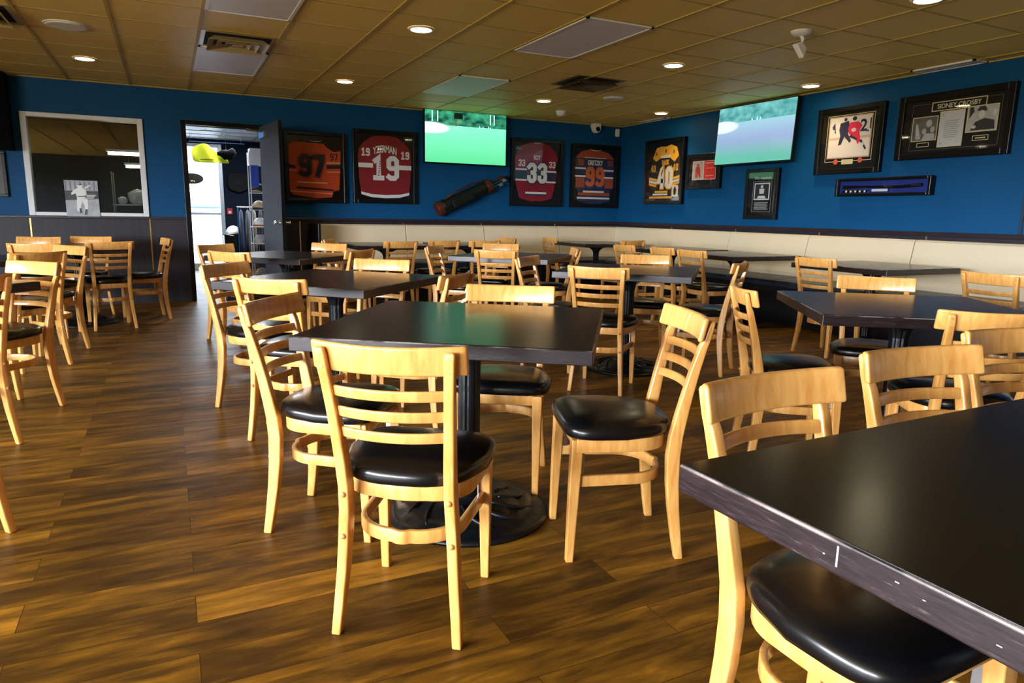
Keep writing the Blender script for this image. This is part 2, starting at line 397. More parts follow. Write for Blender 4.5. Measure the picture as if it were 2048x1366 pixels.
sh = thing('kitchen_shelf', 'dark steel shelf of wrapped goods seen through the interior window', 'shelf', (-.62, 11.2, 0))
obj('board', BX(-.05, -.2, 1.17, .62, .2, 1.19), M_CHROME, sh); obj('board', BX(-.05, -.2, .62, .62, .2, .64), M_CHROME, sh)
for (lx, ly) in ((-.04, -.19), (.60, -.19), (-.04, .18), (.60, .18)): obj('leg', BX(lx, ly, 0, lx+.015, ly+.015, 1.62), M_CHROME, sh)
random.seed(4)
def blob(name, sx_, sy_, sz_, mat, parent=None, seg=10):
    bm = bmesh.new(); bmesh.ops.create_icosphere(bm, subdivisions=2, radius=1)
    for v in bm.verts:
        k = 1+.14*math.sin(7*v.co.x+3*v.co.z)+.1*math.sin(9*v.co.y)
        v.co = Vector((v.co.x*sx_*k, v.co.y*sy_*k, max(v.co.z, -.75)*sz_+.75*sz_))
    return obj(name, bm, mat, parent, smooth=True)
M_BAG = basic('clear_plastic_bag', (.42, .42, .38), .25, noise=.3, scale=25)
for k, (x, y, s, lb) in enumerate([(-.36, 11.15, .12, 'large pale plastic bag on the kitchen shelf behind the window'), (-.12, 11.1, .09, 'small pale plastic bag at the right end of the kitchen shelf'), (-.55, 11.12, .06, 'little foil packet at the left end of the kitchen shelf')]):
    o = blob('plastic_bag', s*1.1, s*.8, s, M_BAG); o.location = (x, y, 1.19); tag(o, lb, 'bag', 'goods on the kitchen shelf')
# black and white baseball picture leaning on the sill
th = thing('baseball_print', 'black and white print of a batter leaning inside the window frame', 'picture', (-.875, D-.045, 1.055))
obj('sheet', BX(-.165, 0, -.02, .165, .006, .385), basic('print_grey', (.36, .40, .46), .5, noise=.5, scale=14), th)
bm = bmesh.new()
prism(bm, [(-.165, .16), (.165, .18), (.165, .27), (-.165, .27)], -.002, 0)
obj('dark_stands', bm, basic('print_dark', (.05, .055, .065), .5, noise=.6, scale=30), th)
bm = bmesh.new()
prism(bm, [(-.06, .05), (-.035, .02), (-.015, .02), (-.02, .09), (.0, .15), (.02, .09), (.01, .0), (.035, .0), (.055, .1), (.05, .2), (.045, .28), (.01, .30), (.012, .335), (-.015, .35), (-.04, .335), (-.035, .30), (-.075, .28), (-.105, .24), (-.10, .22), (-.06, .24), (-.05, .2)], -.004, -.002)
prism(bm, [(.03, .31), (.09, .34), (.095, .33), (.035, .29)], -.004, -.002)
obj('player_figure', bm, basic('print_light', (.75, .78, .8), .5), th)
bm = bmesh.new()
prism(bm, [(-.038, .02), (-.012, .02), (-.018, .075), (-.034, .07)], -.0052, -.004); prism(bm, [(.010, .0), (.035, .0), (.044, .06), (.022, .065)], -.0052, -.004)
prism(bm, [(-.042, .20), (.048, .205), (.046, .215), (-.043, .21)], -.0052, -.004); prism(bm, [(-.04, .335), (.0, .352), (.012, .338), (-.01, .332)], -.0052, -.004)
obj('socks_belt_and_cap', bm, MATS['print_dark'], th)
bm = bmesh.new()
for k in range(7): box(bm, -.16+.047*k, -.0025, .275, -.145+.047*k, -.0015, .375)
obj('grandstand_posts', bm, basic('print_mid', (.20, .22, .25), .5), th)
bm = bmesh.new()
for k in range(3): prism(bm, [(.03, .215-.016*k), (.14-.012*k, .219-.016*k), (.14-.012*k, .227-.016*k), (.03, .223-.016*k)], -.004, -.002)
obj('caption_lines', bm, MATS['print_light'], th)

# black boxed bulkhead at the far left, and the framed picture below it
struct('trim_8', BX(-2.7, D-.25, 1.74, -1.47, D, HC-.012), basic('matte_black', (.002, .002, .003), .9, spec=.1))
th = thing('framed_picture', 'tall black framed picture at the left edge under the bulkhead', 'picture', (-1.79, D-.02, 1.24))
bm = bmesh.new(); box(bm, -.22, -.02, 0, .22, .02, .03); box(bm, -.22, -.02, .46, .22, .02, .49); box(bm, -.22, -.02, .03, -.19, .02, .46); box(bm, .19, -.02, .03, .22, .02, .46)
obj('frame', bm, M_BLACKW, th, bevel=.004); obj('print', BX(-.19, 0, .03, .19, .012, .46), basic('dark_print', (.03, .03, .035), .4, noise=.5), th)

# ------------------------------------------------------------------ doorway, door leaf, lobby behind
bm = bmesh.new()
box(bm, DX0-.06, D-.03, 0, DX0, D+.14, DZ+.05); box(bm, DX1, D-.01, 0, DX1+.06, D+.14, DZ+.05); box(bm, DX0, D-.03, DZ, DX1, D+.14, DZ+.05)
struct('door_2', bm, M_BLACKW, bevel=.004)
ang = math.radians(-83)
th = thing('door_1', None, None, (DX1-.01, D-.03, 0), ang); th['kind'] = 'structure'
obj('door_leaf', BX(0, -.044, .008, .88, 0, 2.165), [M_DOORLEAF], th, bevel=.002)
obj('edge_band', BX(.88, -.044, .008, .884, 0, 2.165), M_BLACKW, th)
for s, yy in ((-1, -.044), (1, 0)):
    bm = bmesh.new(); tube(bm, [(.82, yy, 1.0), (.82, yy+s*.012, 1.0), (.82, yy+s*.03, 1.0), (.82, yy+s*.045, 1.0), (.82, yy+s*.062, 1.0), (.82, yy+s*.072, 1.0)], [.032, .03, .012, .014, .028, .02], 14)
    obj('door_knob', bm, M_CHROME, th, smooth=True)
bm = bmesh.new(); box(bm, .08, -.075, 2.02, .30, -.044, 2.09)
tube(bm, [(.12, -.08, 2.10), (.02, -.20, 2.12), (-.10, -.03, 2.14)], .012, 6)
obj('door_closer', bm, M_CHROME, th, bevel=.004)

bm = bmesh.new()
box(bm, .16, D+.14, 0, .2, 12.2, 2.42); box(bm, 2.6, D+.14, 0, 2.7, 14.6, 2.42)
struct('wall_lobby_side', bm, M_BLUE)
GX1, GX2, GZ = .28, .98, 2.33
bm = bmesh.new()
box(bm, -1.6, 14.5, 0, -.5, 14.6, 2.42); box(bm, GX2, 14.5, 0, 2.7, 14.6, 2.42); box(bm, -.5, 14.5, GZ, GX2, 14.6, 2.42); box(bm, -1.7, 12.7, 0, -1.6, 14.6, 2.42)
struct('wall_lobby', bm, basic('navy_lobby_wall', (.004, .012, .030), .7, spec=.2))
struct('ceiling_lobby', BX(-1.7, D+.14, 2.42, 2.7, 14.6, 2.5), M_WHITE)
bm = bmesh.new()
for k in range(8): box(bm, -1.6, 9.9+k*.61, 2.412, 2.6, 9.92+k*.61, 2.42)
for k in range(5): box(bm, .3+k*.61, 9.7, 2.412, .32+k*.61, 14.5, 2.42)
struct('trim_9', bm, basic('lobby_grid_grey', (.45, .46, .48), .5))
area('lobby_ceiling_light', (1.2, 11.6, 2.40), (0, 0, -1), 1.1, .5, 42, (.92, .97, 1))
lp = thing('ceiling_light_panel', 'lit white fluorescent panel on the lobby ceiling', 'light', (.62, 11.1, 2.40))
obj('diffuser', BX(-.28, -.28, 0, .28, .28, .012), emis('lobby_panel_glow', (.95, .98, 1), 2.2), lp)
obj('frame', BX(-.305, -.305, .012, .305, .305, .018), M_WHITE, lp)
gv = obj('ceiling_vent', BX(-.09, -.05, 0, .09, .05, .01), M_VENT); gv.location = (.66, 12.9, 2.405); tag(gv, 'small tan square vent in the white lobby ceiling', 'vent')
# glass street door
bm = bmesh.new()
box(bm, GX2-.07, 14.44, 0, GX2, 14.56, GZ); box(bm, -.5, 14.44, GZ-.06, GX2-.07, 14.56, GZ); box(bm, -.5, 14.44, 0, -.43, 14.56, GZ); box(bm, -.43, 14.46, 1.03, GX2-.07, 14.54, 1.07); box(bm, -.43, 14.46, 0, GX2-.07, 14.54, .12)
dd = struct('door_3', bm, basic('aluminium_frame', (.50, .56, .62), .35, .4), bevel=.004)
obj('door_pane', BX(-.43, 14.495, .12, GX2-.07, 14.505, GZ-.06), glassy('street_glass', .03, .01, (.30, .31, .32)), dd)
struct('ground_outside', BX(-14, 14.6, -.06, 16, 60, -.02), basic('pale_pavement', (.62, .62, .60), .8))
o = obj('parked_van', BX(-2.2, 0, .45, 2.4, 1.6, 1.15), basic('pale_car_paint', (.45, .55, .62), .4)); o.location = (1.1, 27, 0)
bm = bmesh.new(); box(bm, -1.5, .1, 1.15, 1.6, 1.5, 1.7)
vb = obj('cab_glass', bm, basic('car_glass_blue', (.25, .42, .5), .2), o, bevel=.1)
for sx_ in (-1.4, 1.5):
    bm = bmesh.new(); tube(bm, [(sx_, -.02, .33), (sx_, .2, .33)], .35, 18); obj('wheel', bm, M_DARK, o)
tag(o, 'pale blue vehicle parked outside beyond the lobby glass door', 'car')
# oval sign on glass
bm = bmesh.new(); tube(bm, [(0, 0, 0), (0, .012, 0)], 1, 24)
for v in bm.verts: v.co.x *= .20; v.co.z *= .10
ov = obj('oval_sign', bm, M_BLACKW); ov.location = (.44, 14.40, 1.69); tag(ov, 'small dark oval sign on the lobby glass door', 'sign')
bm = bmesh.new(); box(bm, -.02, -.006, -.055, .02, 0, -.03); box(bm, .03, -.006, -.06, .05, 0, -.035); obj('sign_mark', bm, M_BRASS, ov)
# yellow cloth hanging
random.seed(2)
def cloth(name, grid, thick, mat, loc, label, cat):
    bm = bmesh.new(); V = [[bm.verts.new(p) for p in row] for row in grid]
    for a, b in zip(V, V[1:]):
        for i in range(len(a)-1): bm.faces.new((a[i], a[i+1], b[i+1], b[i]))
    o = obj(name, bm, mat, smooth=True); s = o.modifiers.new('solid', 'SOLIDIFY'); s.thickness = thick; s.offset = 0
    ss = o.modifiers.new('sub', 'SUBSURF'); ss.levels = 1; ss.render_levels = 2
    o.location = loc
    return tag(o, label, cat)
top = [(0, 0, .17), (.10, .02, .23), (.21, -.03, .27), (.30, .03, .17), (.38, 0, .10), (.50, -.02, .02)]
bot = [(.02, .03, -.03), (.12, -.02, -.04), (.24, .03, -.035), (.34, -.03, -.03), (.44, .03, -.03), (.53, 0, -.03)]
mid = [((a[0]+b[0])/2, (a[1]-b[1])*.8, (a[2]+b[2])/2) for a, b in zip(top, bot)]
fl = cloth('yellow_flag', [top, mid, bot], .006, basic('yellow_cloth', (.72, .74, .01), .6, noise=.15, scale=6), (.36, 11.5, 1.85), 'yellow flag with black lettering hanging in the lobby doorway', 'flag')
obj('lettering_strip', BX(.12, -.045, .005, .30, -.035, .018), basic('flag_ink', (.12, .12, .01), .6), fl)
obj('hanging_rod', BX(-.02, -.004, .26, .75, .004, .275), M_CHROME, fl)
for sx_ in (.0, .7): obj('cord', BX(sx_, -.002, .27, sx_+.004, .002, .57), M_CHROME, fl)
bm = bmesh.new(); bmesh.ops.create_icosphere(bm, subdivisions=3, radius=1)
for v in bm.verts: v.co = Vector((v.co.x*.13+.05*v.co.z+.012*math.sin(9*v.co.z), v.co.y*.05, v.co.z*(.07+.05*v.co.x+.012*math.sin(8*v.co.x))-.02*v.co.x))
bk = obj('black_bag', bm, basic('black_cloth', (.002, .002, .002), .9, spec=.1), smooth=True); bk.location = (.84, 11.42, 1.96); tag(bk, 'black cap hanging beside the yellow flag in the lobby', 'hat')
obj('cord', BX(-.002, -.002, .06, .002, .002, .46), M_CHROME, bk)
# fire alarm pull, shield, caps, stand, clothes
fa = obj('fire_alarm_pull', BX(-.05, -.03, -.06, .05, 0, .06), basic('alarm_red', (.6, .02, .03), .4), bevel=.006); fa.location = (1.07, 14.5, 1.10); tag(fa, 'red fire alarm pull on the navy lobby wall', 'fire alarm')
bm = bmesh.new(); tube(bm, [(0, -.034, -.015), (0, -.03, -.015)], .028, 14); obj('alarm_dial', bm, M_WHITE, fa)
bm = bmesh.new(); prism(bm, [(-.2, .13), (-.17, .17), (0, .2), (.17, .17), (.2, .13), (.19, -.05), (.14, -.13), (0, -.19), (-.16, -.14), (-.22, -.04)], -.04, 0)
sd = obj('shield_plaque', bm, basic('plaque_black', (.004, .004, .005), .6, spec=.2), bevel=.01); sd.location = (1.26, 14.46, 1.64); tag(sd, 'dark shield shaped plaque on the lobby wall', 'plaque')
bm = bmesh.new(); tube(bm, [(0, -.05, .02), (0, -.04, .02)], .07, 20); obj('plaque_disc', bm, basic('plaque_grey', (.010, .010, .012), .6, spec=.2), sd)
M_CLOTH = [basic('garment_navy', (.012, .02, .05), .8), basic('garment_grey', (.06, .06, .06), .8), basic('garment_olive', (.10, .095, .06), .8), basic('garment_black', (.01, .01, .012), .8)]
rk = thing('clothes_rail', 'chrome clothes rail in the lobby', 'clothes rail', (1.22, 12.3, 0))
bm = bmesh.new(); tube(bm, [(-.20, 0, 1.18), (.7, 0, 1.18)], .014); obj('rail', bm, M_CHROME, rk)
for sx_ in (-.19, .69):
    bm = bmesh.new(); tube(bm, [(sx_, 0, 0), (sx_, 0, 1.18)], .014); box(bm, sx_-.015, -.25, 0, sx_+.015, .25, .03); obj('leg', bm, M_CHROME, rk)
for k in range(6):
    bm = bmesh.new()
    secs = []
    for (z, wx, wy) in ((1.14, .004, .05), (1.10, .02, .19), (.95, .03, .22), (.6, .035, .21), (.30-.05*(k % 3), .04, .22)):
        secs.append([(wx*math.cos(a)*(1+.2*math.sin(3*a+k)), wy*math.sin(a)*(1+.06*math.sin(5*a+k)), z) for a in [2*PI*i/12 for i in range(12)]])
    sweep(bm, secs); g = obj('hanging_garment', bm, M_CLOTH[k % 4], smooth=True); g.location = (1.08+k*.10, 12.3, 0)
    tag(g, 'dark shirt hanging on the chrome rail in the lobby', 'shirt', 'shirts hanging on the lobby rail')
    bm = bmesh.new(); tube(bm, [(0, 0, 1.14), (0, 0, 1.17), (0, .012, 1.19)], .003, 6); obj('hanger_hook', bm, M_CHROME, g)
st = thing('display_stand', 'dark display stand carrying a white cap in the lobby', 'stand', (.93, 12.5, 0))
obj('cabinet', BX(-.12, -.12, 0, .17, .15, .74), M_BLACKW, st, bevel=.004)
def cap_mesh(crown, brim, parent=None):
    bm = bmesh.new(); bmesh.ops.create_uvsphere(bm, u_segments=16, v_segments=8, radius=1)
    for v in bm.verts: v.co = Vector((v.co.x*.095, v.co.y*.10, max(v.co.z, 0)*.105))
    c = obj('baseball_hat', bm, crown, smooth=True)
    bm = bmesh.new(); outer = [(.085*math.cos(a), -.075-.085*math.sin(a)) for a in [PI*i/10 for i in range(11)]]
    zprism(bm, outer, .0, .006)
    for v in bm.verts: v.co.z -= 3.0*v.co.x**2
    obj('brim', bm, brim, c)
    return c
M_CAPW = basic('cap_white', (.75, .73, .68), .7); M_CAPT = basic('cap_tan', (.55, .40, .24), .7); M_CAPG = basic('cap_grey', (.35, .33, .33), .7); M_CAPO = basic('cap_orange', (.7, .16, .03), .7); M_CAPB = basic('cap_navy', (.02, .04, .2), .7); M_CAPK = basic('cap_black', (.012, .012, .014), .7)
c = cap_mesh(M_CAPW, M_CAPW); c.location = (.96, 12.47, .742); c.rotation_euler = (0, 0, -.9); c.scale = (1.25, 1.25, 1.3); tag(c, 'white cap on top of the dark display stand in the lobby', 'hat')
# cap rack right behind the open door
rk = thing('cap_rack', 'tall white wire rack of caps half hidden behind the open door', 'rack', (1.30, 10.75, 0))
bm = bmesh.new()
for (px_, py_) in ((-.22, -.15), (.22, -.15), (-.22, .15), (.22, .15)): tube(bm, [(px_, py_, 0), (px_, py_, 1.95)], .008, 6)
obj('upright_wires', bm, M_WHITE, rk)
levels = [.18, .42, .66, .90, 1.14, 1.38]
for z in levels:
    bm = bmesh.new()
    for yy in (-.15, -.05, .05, .15): tube(bm, [(-.22, yy, z), (.22, yy, z)], .004, 5)
    for xx in (-.22, .22): tube(bm, [(xx, -.19, z+.05), (xx, -.15, z), (xx, .15, z)], .005, 5)
    obj('wire_shelf', bm, M_WHITE, rk)
bx_ = obj('carton', BX(-.17, -.13, 0, .17, .13, .22), basic('white_carton', (.7, .68, .64), .7), bevel=.004); bx_.location = (1.26, 10.75, 1.80-.025); tag(bx_, 'white carton on top of the cap rack by the open door', 'box')
obj('wire_shelf', BX(-.22, -.15, 1.765, .22, .15, 1.775), M_WHITE, rk)
CM = [(M_CAPT, M_CAPG), (M_CAPT, M_CAPT), (M_CAPG, M_CAPW), (M_CAPW, M_CAPO), (M_CAPT, M_CAPK), (M_CAPK, M_CAPT)]
names = ['tan cap with grey brim on the lowest shelf of the wire rack', 'all tan cap on the second shelf of the wire rack', 'grey cap with white brim on the third shelf of the wire rack', 'white cap with orange brim on the fourth shelf of the wire rack', 'tan cap with black brim on the fifth shelf of the wire rack', 'black cap with tan brim on the highest cap shelf of the wire rack']
for k, z in enumerate(levels):
    c = cap_mesh(*CM[k]); c.location = (1.185, 10.68, z+.004+.028); c.rotation_euler = (0, 0, -.35); tag(c, names[k], 'hat', 'caps on the wire rack')
bn = obj('blue_banner', BX(-.05, -.003, 0, .05, .003, .30), basic('banner_blue', (.02, .06, .4), .6)); bn.location = (1.14, 10.592, 1.46); tag(bn, 'blue strip hanging at the top of the wire rack', 'banner')
# ------------------------------------------------------------------ ceiling fittings
def ceil_light(x, y, label):
    th = thing('recessed_downlight', label, 'ceiling light', (x, y, HC), 0, 'recessed ceiling downlights')
    bm = bmesh.new()
    prof = [(.078, -.001), (.082, -.012), (.098, -.010), (.102, -.0005)]
    rings = [[bm.verts.new((r*math.cos(2*PI*i/28), r*math.sin(2*PI*i/28), z)) for i in range(28)] for r, z in prof]
    for a, b in zip(rings, rings[1:]):
        for i in range(28): bm.faces.new((a[i], a[(i+1) % 28], b[(i+1) % 28], b[i]))
    obj('trim_ring', bm, M_LAMPRIM, th, smooth=True)
    bm = bmesh.new(); lathe(bm, [(.08, -.010), (.08, -.003)], 24); obj('lamp_face', bm, M_LAMP, th)
    l = bpy.data.lights.new('downlight_beam', 'SPOT'); l.energy = 14; l.spot_size = math.radians(115); l.spot_blend = .8; l.color = (1, .76, .42); l.shadow_soft_size = .07
    o = bpy.data.objects.new('downlight_beam', l); COL.objects.link(o); o.location = (x, y, HC-.03)
LIGHTS = [(1.85, 5.42, 'downlight above the middle of the room, nearest to the large centre light panel'), (1.83, 7.93, 'downlight near the back wall above the red jersey'), (-.62, 8.09, 'downlight above the interior window, leftmost lit one'),
          (4.33, 5.45, 'downlight between the hanging detector and the dark four-way vent'), (4.30, 7.91, 'downlight near the back wall between the screen and the motion sensor'), (6.16, 7.96, 'downlight by the right wall above the black and gold jersey'),
          (6.21, 5.51, 'downlight by the right wall above the right television'), (4.43, 3.07, 'downlight cut by the top edge of the picture at right'), (-.62, 5.45, None), (-.62, 3.0, None), (1.85, 3.0, None), (1.85, .6, None), (4.4, .6, None), (6.2, 3.07, None)]
for (x, y, lb) in LIGHTS:
    if lb: ceil_light(x, y, 'round warm ' + lb)
def lpanel(x0, y0, x1, y1, label):
    th = thing('ceiling_light_panel', label, 'light panel', ((x0+x1)/2, (y0+y1)/2, HC), 0, 'unlit fluorescent ceiling panels')
    w_, d_ = (x1-x0)/2, (y1-y0)/2
    obj('diffuser', BX(-w_+.02, -d_+.02, -.010, w_-.02, d_-.02, -.002), M_DIFF, th)
    bm = bmesh.new()
    for (a, b, c, d) in ((-w_, -d_, -w_+.022, d_), (w_-.022, -d_, w_, d_), (-w_, -d_, w_, -d_+.022), (-w_, d_-.022, w_, d_)): box(bm, a, b, -.014, c, d, -.001)
    obj('frame', bm, M_WHITE, th)
def gx(i): return GX0+i*GS
def gy(j): return GY0+j*GS
lpanel(gx(2)+.012, gy(1)+.01, gx(3)-.012, gy(3)-.01, 'grey light panel at the top edge, in front of the cream vent')
lpanel(gx(2)+.012, gy(5)+.01, gx(3)-.012, gy(7)-.01, 'grey light panel directly behind the cream vent')
lpanel(gx(6)+.012, gy(1)+.01, gx(7)-.012, gy(3)-.01, 'large grey light panel at top centre right')
lpanel(gx(6)+.012, gy(5)+.01, gx(7)-.012, gy(7)-.01, 'grey light panel just in front of the back wall television')
lpanel(R-.22, gy(0)+.06, R-.025, gy(1)+.04, 'thin sliver of light panel against the right wall above the wide memorabilia frame')
lpanel(R-.16, gy(7)+.1, R-.025, gy(8)+.1, 'thin sliver of light panel at the back end of the right wall')
def vent(x, y, label, mat, dark):
    th = thing('ceiling_vent', label, 'vent', (x, y, HC), 0)
    h = GS/2-.014
    obj('backing', BX(-h, -h, -.003, h, h, -.001), M_DARK, th)
    def ring(o_, i_, z0, z1, nm):
        bm = bmesh.new()
        A = [bm.verts.new((sx_*o_, sy_*o_, z0)) for sx_, sy_ in ((-1,-1),(1,-1),(1,1),(-1,1))]
        B = [bm.verts.new((sx_*i_, sy_*i_, z1)) for sx_, sy_ in ((-1,-1),(1,-1),(1,1),(-1,1))]
        for k in range(4): bm.faces.new((A[k], A[(k+1) % 4], B[(k+1) % 4], B[k]))
        o = obj(nm, bm, mat, th); s = o.modifiers.new('s', 'SOLIDIFY'); s.thickness = .003
    ring(h, h-.035, -.004, -.006, 'frame')
    for k, r_ in enumerate((.235, .165, .10)): ring(r_, r_-.05, -.050+.004*k, -.010, 'louvre')
    obj('centre_plate', BX(-.04, -.04, -.045, .04, .04, -.040), mat, th)
vent(gx(2)+GS/2, gy(4)+GS/2, 'cream four-way air vent between two grey light panels at left', M_VENT, 0)
vent(gx(8)+.02+GS/2*0+.12, gy(4)+GS/2, 'dark four-way air vent near the hanging dome sensors at centre right', basic('dark_vent_metal', (.10, .075, .03), .4), 1)
vent(gx(-1)+GS/2, gy(4)+GS/2-.02, 'cream four-way air vent cut by the top left edge', M_VENT, 0)
def speaker(x, y, r_, label):
    th = thing('ceiling_speaker', label, 'speaker', (x, y, HC))
    bm = bmesh.new(); lathe(bm, [(r_*.88, -.016), (r_*.9, -.012), (r_*.9, -.002)], 32); obj('grille', bm, M_WHITE, th, smooth=False)
    bm = bmesh.new(); lathe(bm, [(r_*.9, -.010), (r_, -.008), (r_*1.03, -.0005)], 32); obj('rim', bm, M_WHITE, th)
speaker(-.62, 6.72, .155, 'round white ceiling speaker at upper left')
speaker(4.91, 7.29, .12, 'small round white ceiling speaker behind the dark vent')
th = thing('motion_sensor', 'small white dome sensor on the ceiling near the back wall', 'sensor', (4.92, 8.56, HC))
bm = bmesh.new(); lathe(bm, [(.012, -.07), (.045, -.06), (.062, -.035), (.068, -.012), (.075, -.001)], 20); obj('dome', bm, M_WHITE, th, smooth=True)
th = thing('swivel_detector', 'white swivelling detector hanging from a round ceiling canopy', 'detector', (4.38, 4.02, HC))
bm = bmesh.new(); lathe(bm, [(.02, -.035), (.055, -.028), (.075, -.012), (.08, -.001)], 24); obj('canopy', bm, M_WHITE, th, smooth=True)
bm = bmesh.new(); tube(bm, [(0, 0, -.03), (.01, -.01, -.06), (.008, -.012, -.085)], .013, 10); obj('arm', bm, M_WHITE, th, smooth=True)
bm = bmesh.new(); v = [bm.verts.new(p) for p in ((-.06, -.02, -.10), (.0, -.02, -.075), (.055, -.02, -.12), (.0, -.045, -.20), (-.06, .03, -.10), (.0, .03, -.075), (.055, .03, -.12), (.0, .0, -.20))]
bm.faces.new(v[:4]); bm.faces.new(v[4:][::-1])
for k in range(4): bm.faces.new((v[k], v[(k+1) % 4], v[4+(k+1) % 4], v[4+k]))
obj('head', bm, M_WHITE, th, bevel=.008)
th = thing('security_camera', 'white dome security camera high on the back wall', 'camera', (6.06, D-.0, 2.50))
bm = bmesh.new(); tube(bm, [(0, 0, .02), (0, -.03, .02), (0, -.05, .02)], [.055, .05, .03], 18); obj('mount', bm, M_WHITE, th)
bm = bmesh.new(); prism(bm, [(-.065, .06), (.065, .06), (.068, -.02), (.045, -.075), (0, -.095), (-.045, -.075), (-.068, -.02)], -.13, -.03); obj('housing', bm, M_WHITE, th, bevel=.015)
bm = bmesh.new(); tube(bm, [(0, -.14, -.035), (0, -.12, -.035)], .036, 18); obj('lens', bm, M_VINYL, th)
o = obj('wall_sensor', BX(-.03, -.05, -.065, .03, 0, .055), M_WHITE, bevel=.01); o.location = (6.50, D, 2.45); tag(o, 'small white box sensor beside the back right corner', 'sensor')

# ------------------------------------------------------------------ lettering helpers
def strokes(bm, paths, t, ox, oz, s, y):
    """thick mitred strokes in the x,z plane at depth y"""
    for kk, (pts, closed) in enumerate(paths):
        P_ = [Vector((ox+p[0]*s, oz+p[1]*s)) for p in pts]; n = len(P_); L_ = []; R_ = []
        for i in range(n):
            if closed: a, b, c = P_[i-1], P_[i], P_[(i+1) % n]
            else: a, b, c = (P_[i-1] if i else None), P_[i], (P_[i+1] if i < n-1 else None)
            d1 = (b-a).normalized() if a is not None else None; d2 = (c-b).normalized() if c is not None else None
            if d1 is None: d1 = d2
            if d2 is None: d2 = d1
            n1 = Vector((-d1.y, d1.x)); n2 = Vector((-d2.y, d2.x)); mm = (n1+n2).normalized(); k = t/2/max(.5, mm.dot(n1))
            bb = b
            if not closed and a is None: bb = b-d1*t*.5
            if not closed and c is None: bb = b+d2*t*.5
            L_.append(bb+mm*k); R_.append(bb-mm*k)
        lv = [bm.verts.new((p.x, y-.0003*kk, p.y)) for p in L_]; rv = [bm.verts.new((p.x, y-.0003*kk, p.y)) for p in R_]
        rng = range(n) if closed else range(n-1)
        for i in rng:
            j = (i+1) % n; bm.faces.new((lv[i], lv[j], rv[j], rv[i]))
c_ = .12; w_ = .42
GL = {'0': [([(c_, 0), (w_-c_, 0), (w_, c_), (w_, 1-c_), (w_-c_, 1), (c_, 1), (0, 1-c_), (0, c_)], True)],
      '9': [([(c_*.7, .50), (w_-c_*.7, .50), (w_, .50+c_*.7), (w_, 1-c_), (w_-c_, 1), (c_, 1), (0, 1-c_), (0, .50+c_*.7)], True), ([(w_, .60), (w_, c_), (w_-c_, 0), (c_*.8, 0), (.0, c_*.6)], False)],
      '7': [([(0, 1), (w_, 1), (w_, .84), (.16, 0)], False)],
      '1': [([(.04, .86), (.21, 1), (.21, 0)], False), ([(.04, 0), (.38, 0)], False)],
      '3': [([(0, 1-c_*1.1), (c_, 1), (w_-c_, 1), (w_, 1-c_), (w_, .52+c_), (w_-c_, .52), (.24, .52)], False), ([(w_-c_, .52), (w_, .52-c_), (w_, c_), (w_-c_, 0), (c_, 0), (0, c_), (0, .22)], False)],
      '4': [([(.31, 0), (.31, 1), (.24, .95), (0, .32), (w_, .32)], False)]}
def number(txt, cx, z0, h, y, mat, parent, t=.2, outline=None, name='number', lean=0):
    step = h*.60; tot = step*(len(txt)-1)+h*w_; hh = h*(1-t)
    for (mt, tt, yy) in (([(outline, t*1.6, y+.0012)] if outline else []) + [(mat, t, y)]):
        bm = bmesh.new()
        for i, ch in enumerate(txt): strokes(bm, GL[ch], tt*h, cx-tot/2+i*step+h*t*.3, z0+h*t/2, hh, yy)
        o = obj(name if mt is mat else 'number_outline', bm, mt, parent)
def text(body, cx, z, size, y, mat, parent, name='lettering', bold=.0, width=None, arch=0, space=1.0):
    cu = bpy.data.curves.new('t', 'FONT'); cu.body = body; cu.size = size; cu.align_x = 'CENTER'; cu.offset = bold; cu.extrude = .0008; cu.space_character = space; cu.resolution_u = 3
    to = bpy.data.objects.new('t', cu); COL.objects.link(to)
    bpy.context.view_layer.update()
    me = bpy.data.meshes.new_from_object(to.evaluated_get(bpy.context.evaluated_depsgraph_get()))
    bpy.data.objects.remove(to); me.materials.clear(); me.materials.append(mat)
    xs = [v.co.x for v in me.vertices]; W_ = (max(xs)-min(xs)) or 1; k = (width/W_) if width else 1
    for v in me.vertices:
        x, yy, zz = v.co; x *= k
        v.co = (cx+x, y-zz, z+yy-arch*(x/(W_*k/2))**2)
    o = bpy.data.objects.new(name, me); return link(o, parent)
def flat(name, pts, y, mat, parent, th=.0015):
    bm = bmesh.new(); prism(bm, pts, y-th, y); return obj(name, bm, mat, parent)
def flats(name, plist, y, mat, parent, th=.0015):
    bm = bmesh.new()
    for pts in plist: prism(bm, pts, y-th, y)
    return obj(name, bm, mat, parent)
def rect(x0, z0, x1, z1): return [(x0, z0), (x1, z0), (x1, z1), (x0, z1)]
def ell(cx, cz, rx, rz, n=16): return [(cx+rx*math.cos(2*PI*i/n), cz+rz*math.sin(2*PI*i/n)) for i in range(n)]
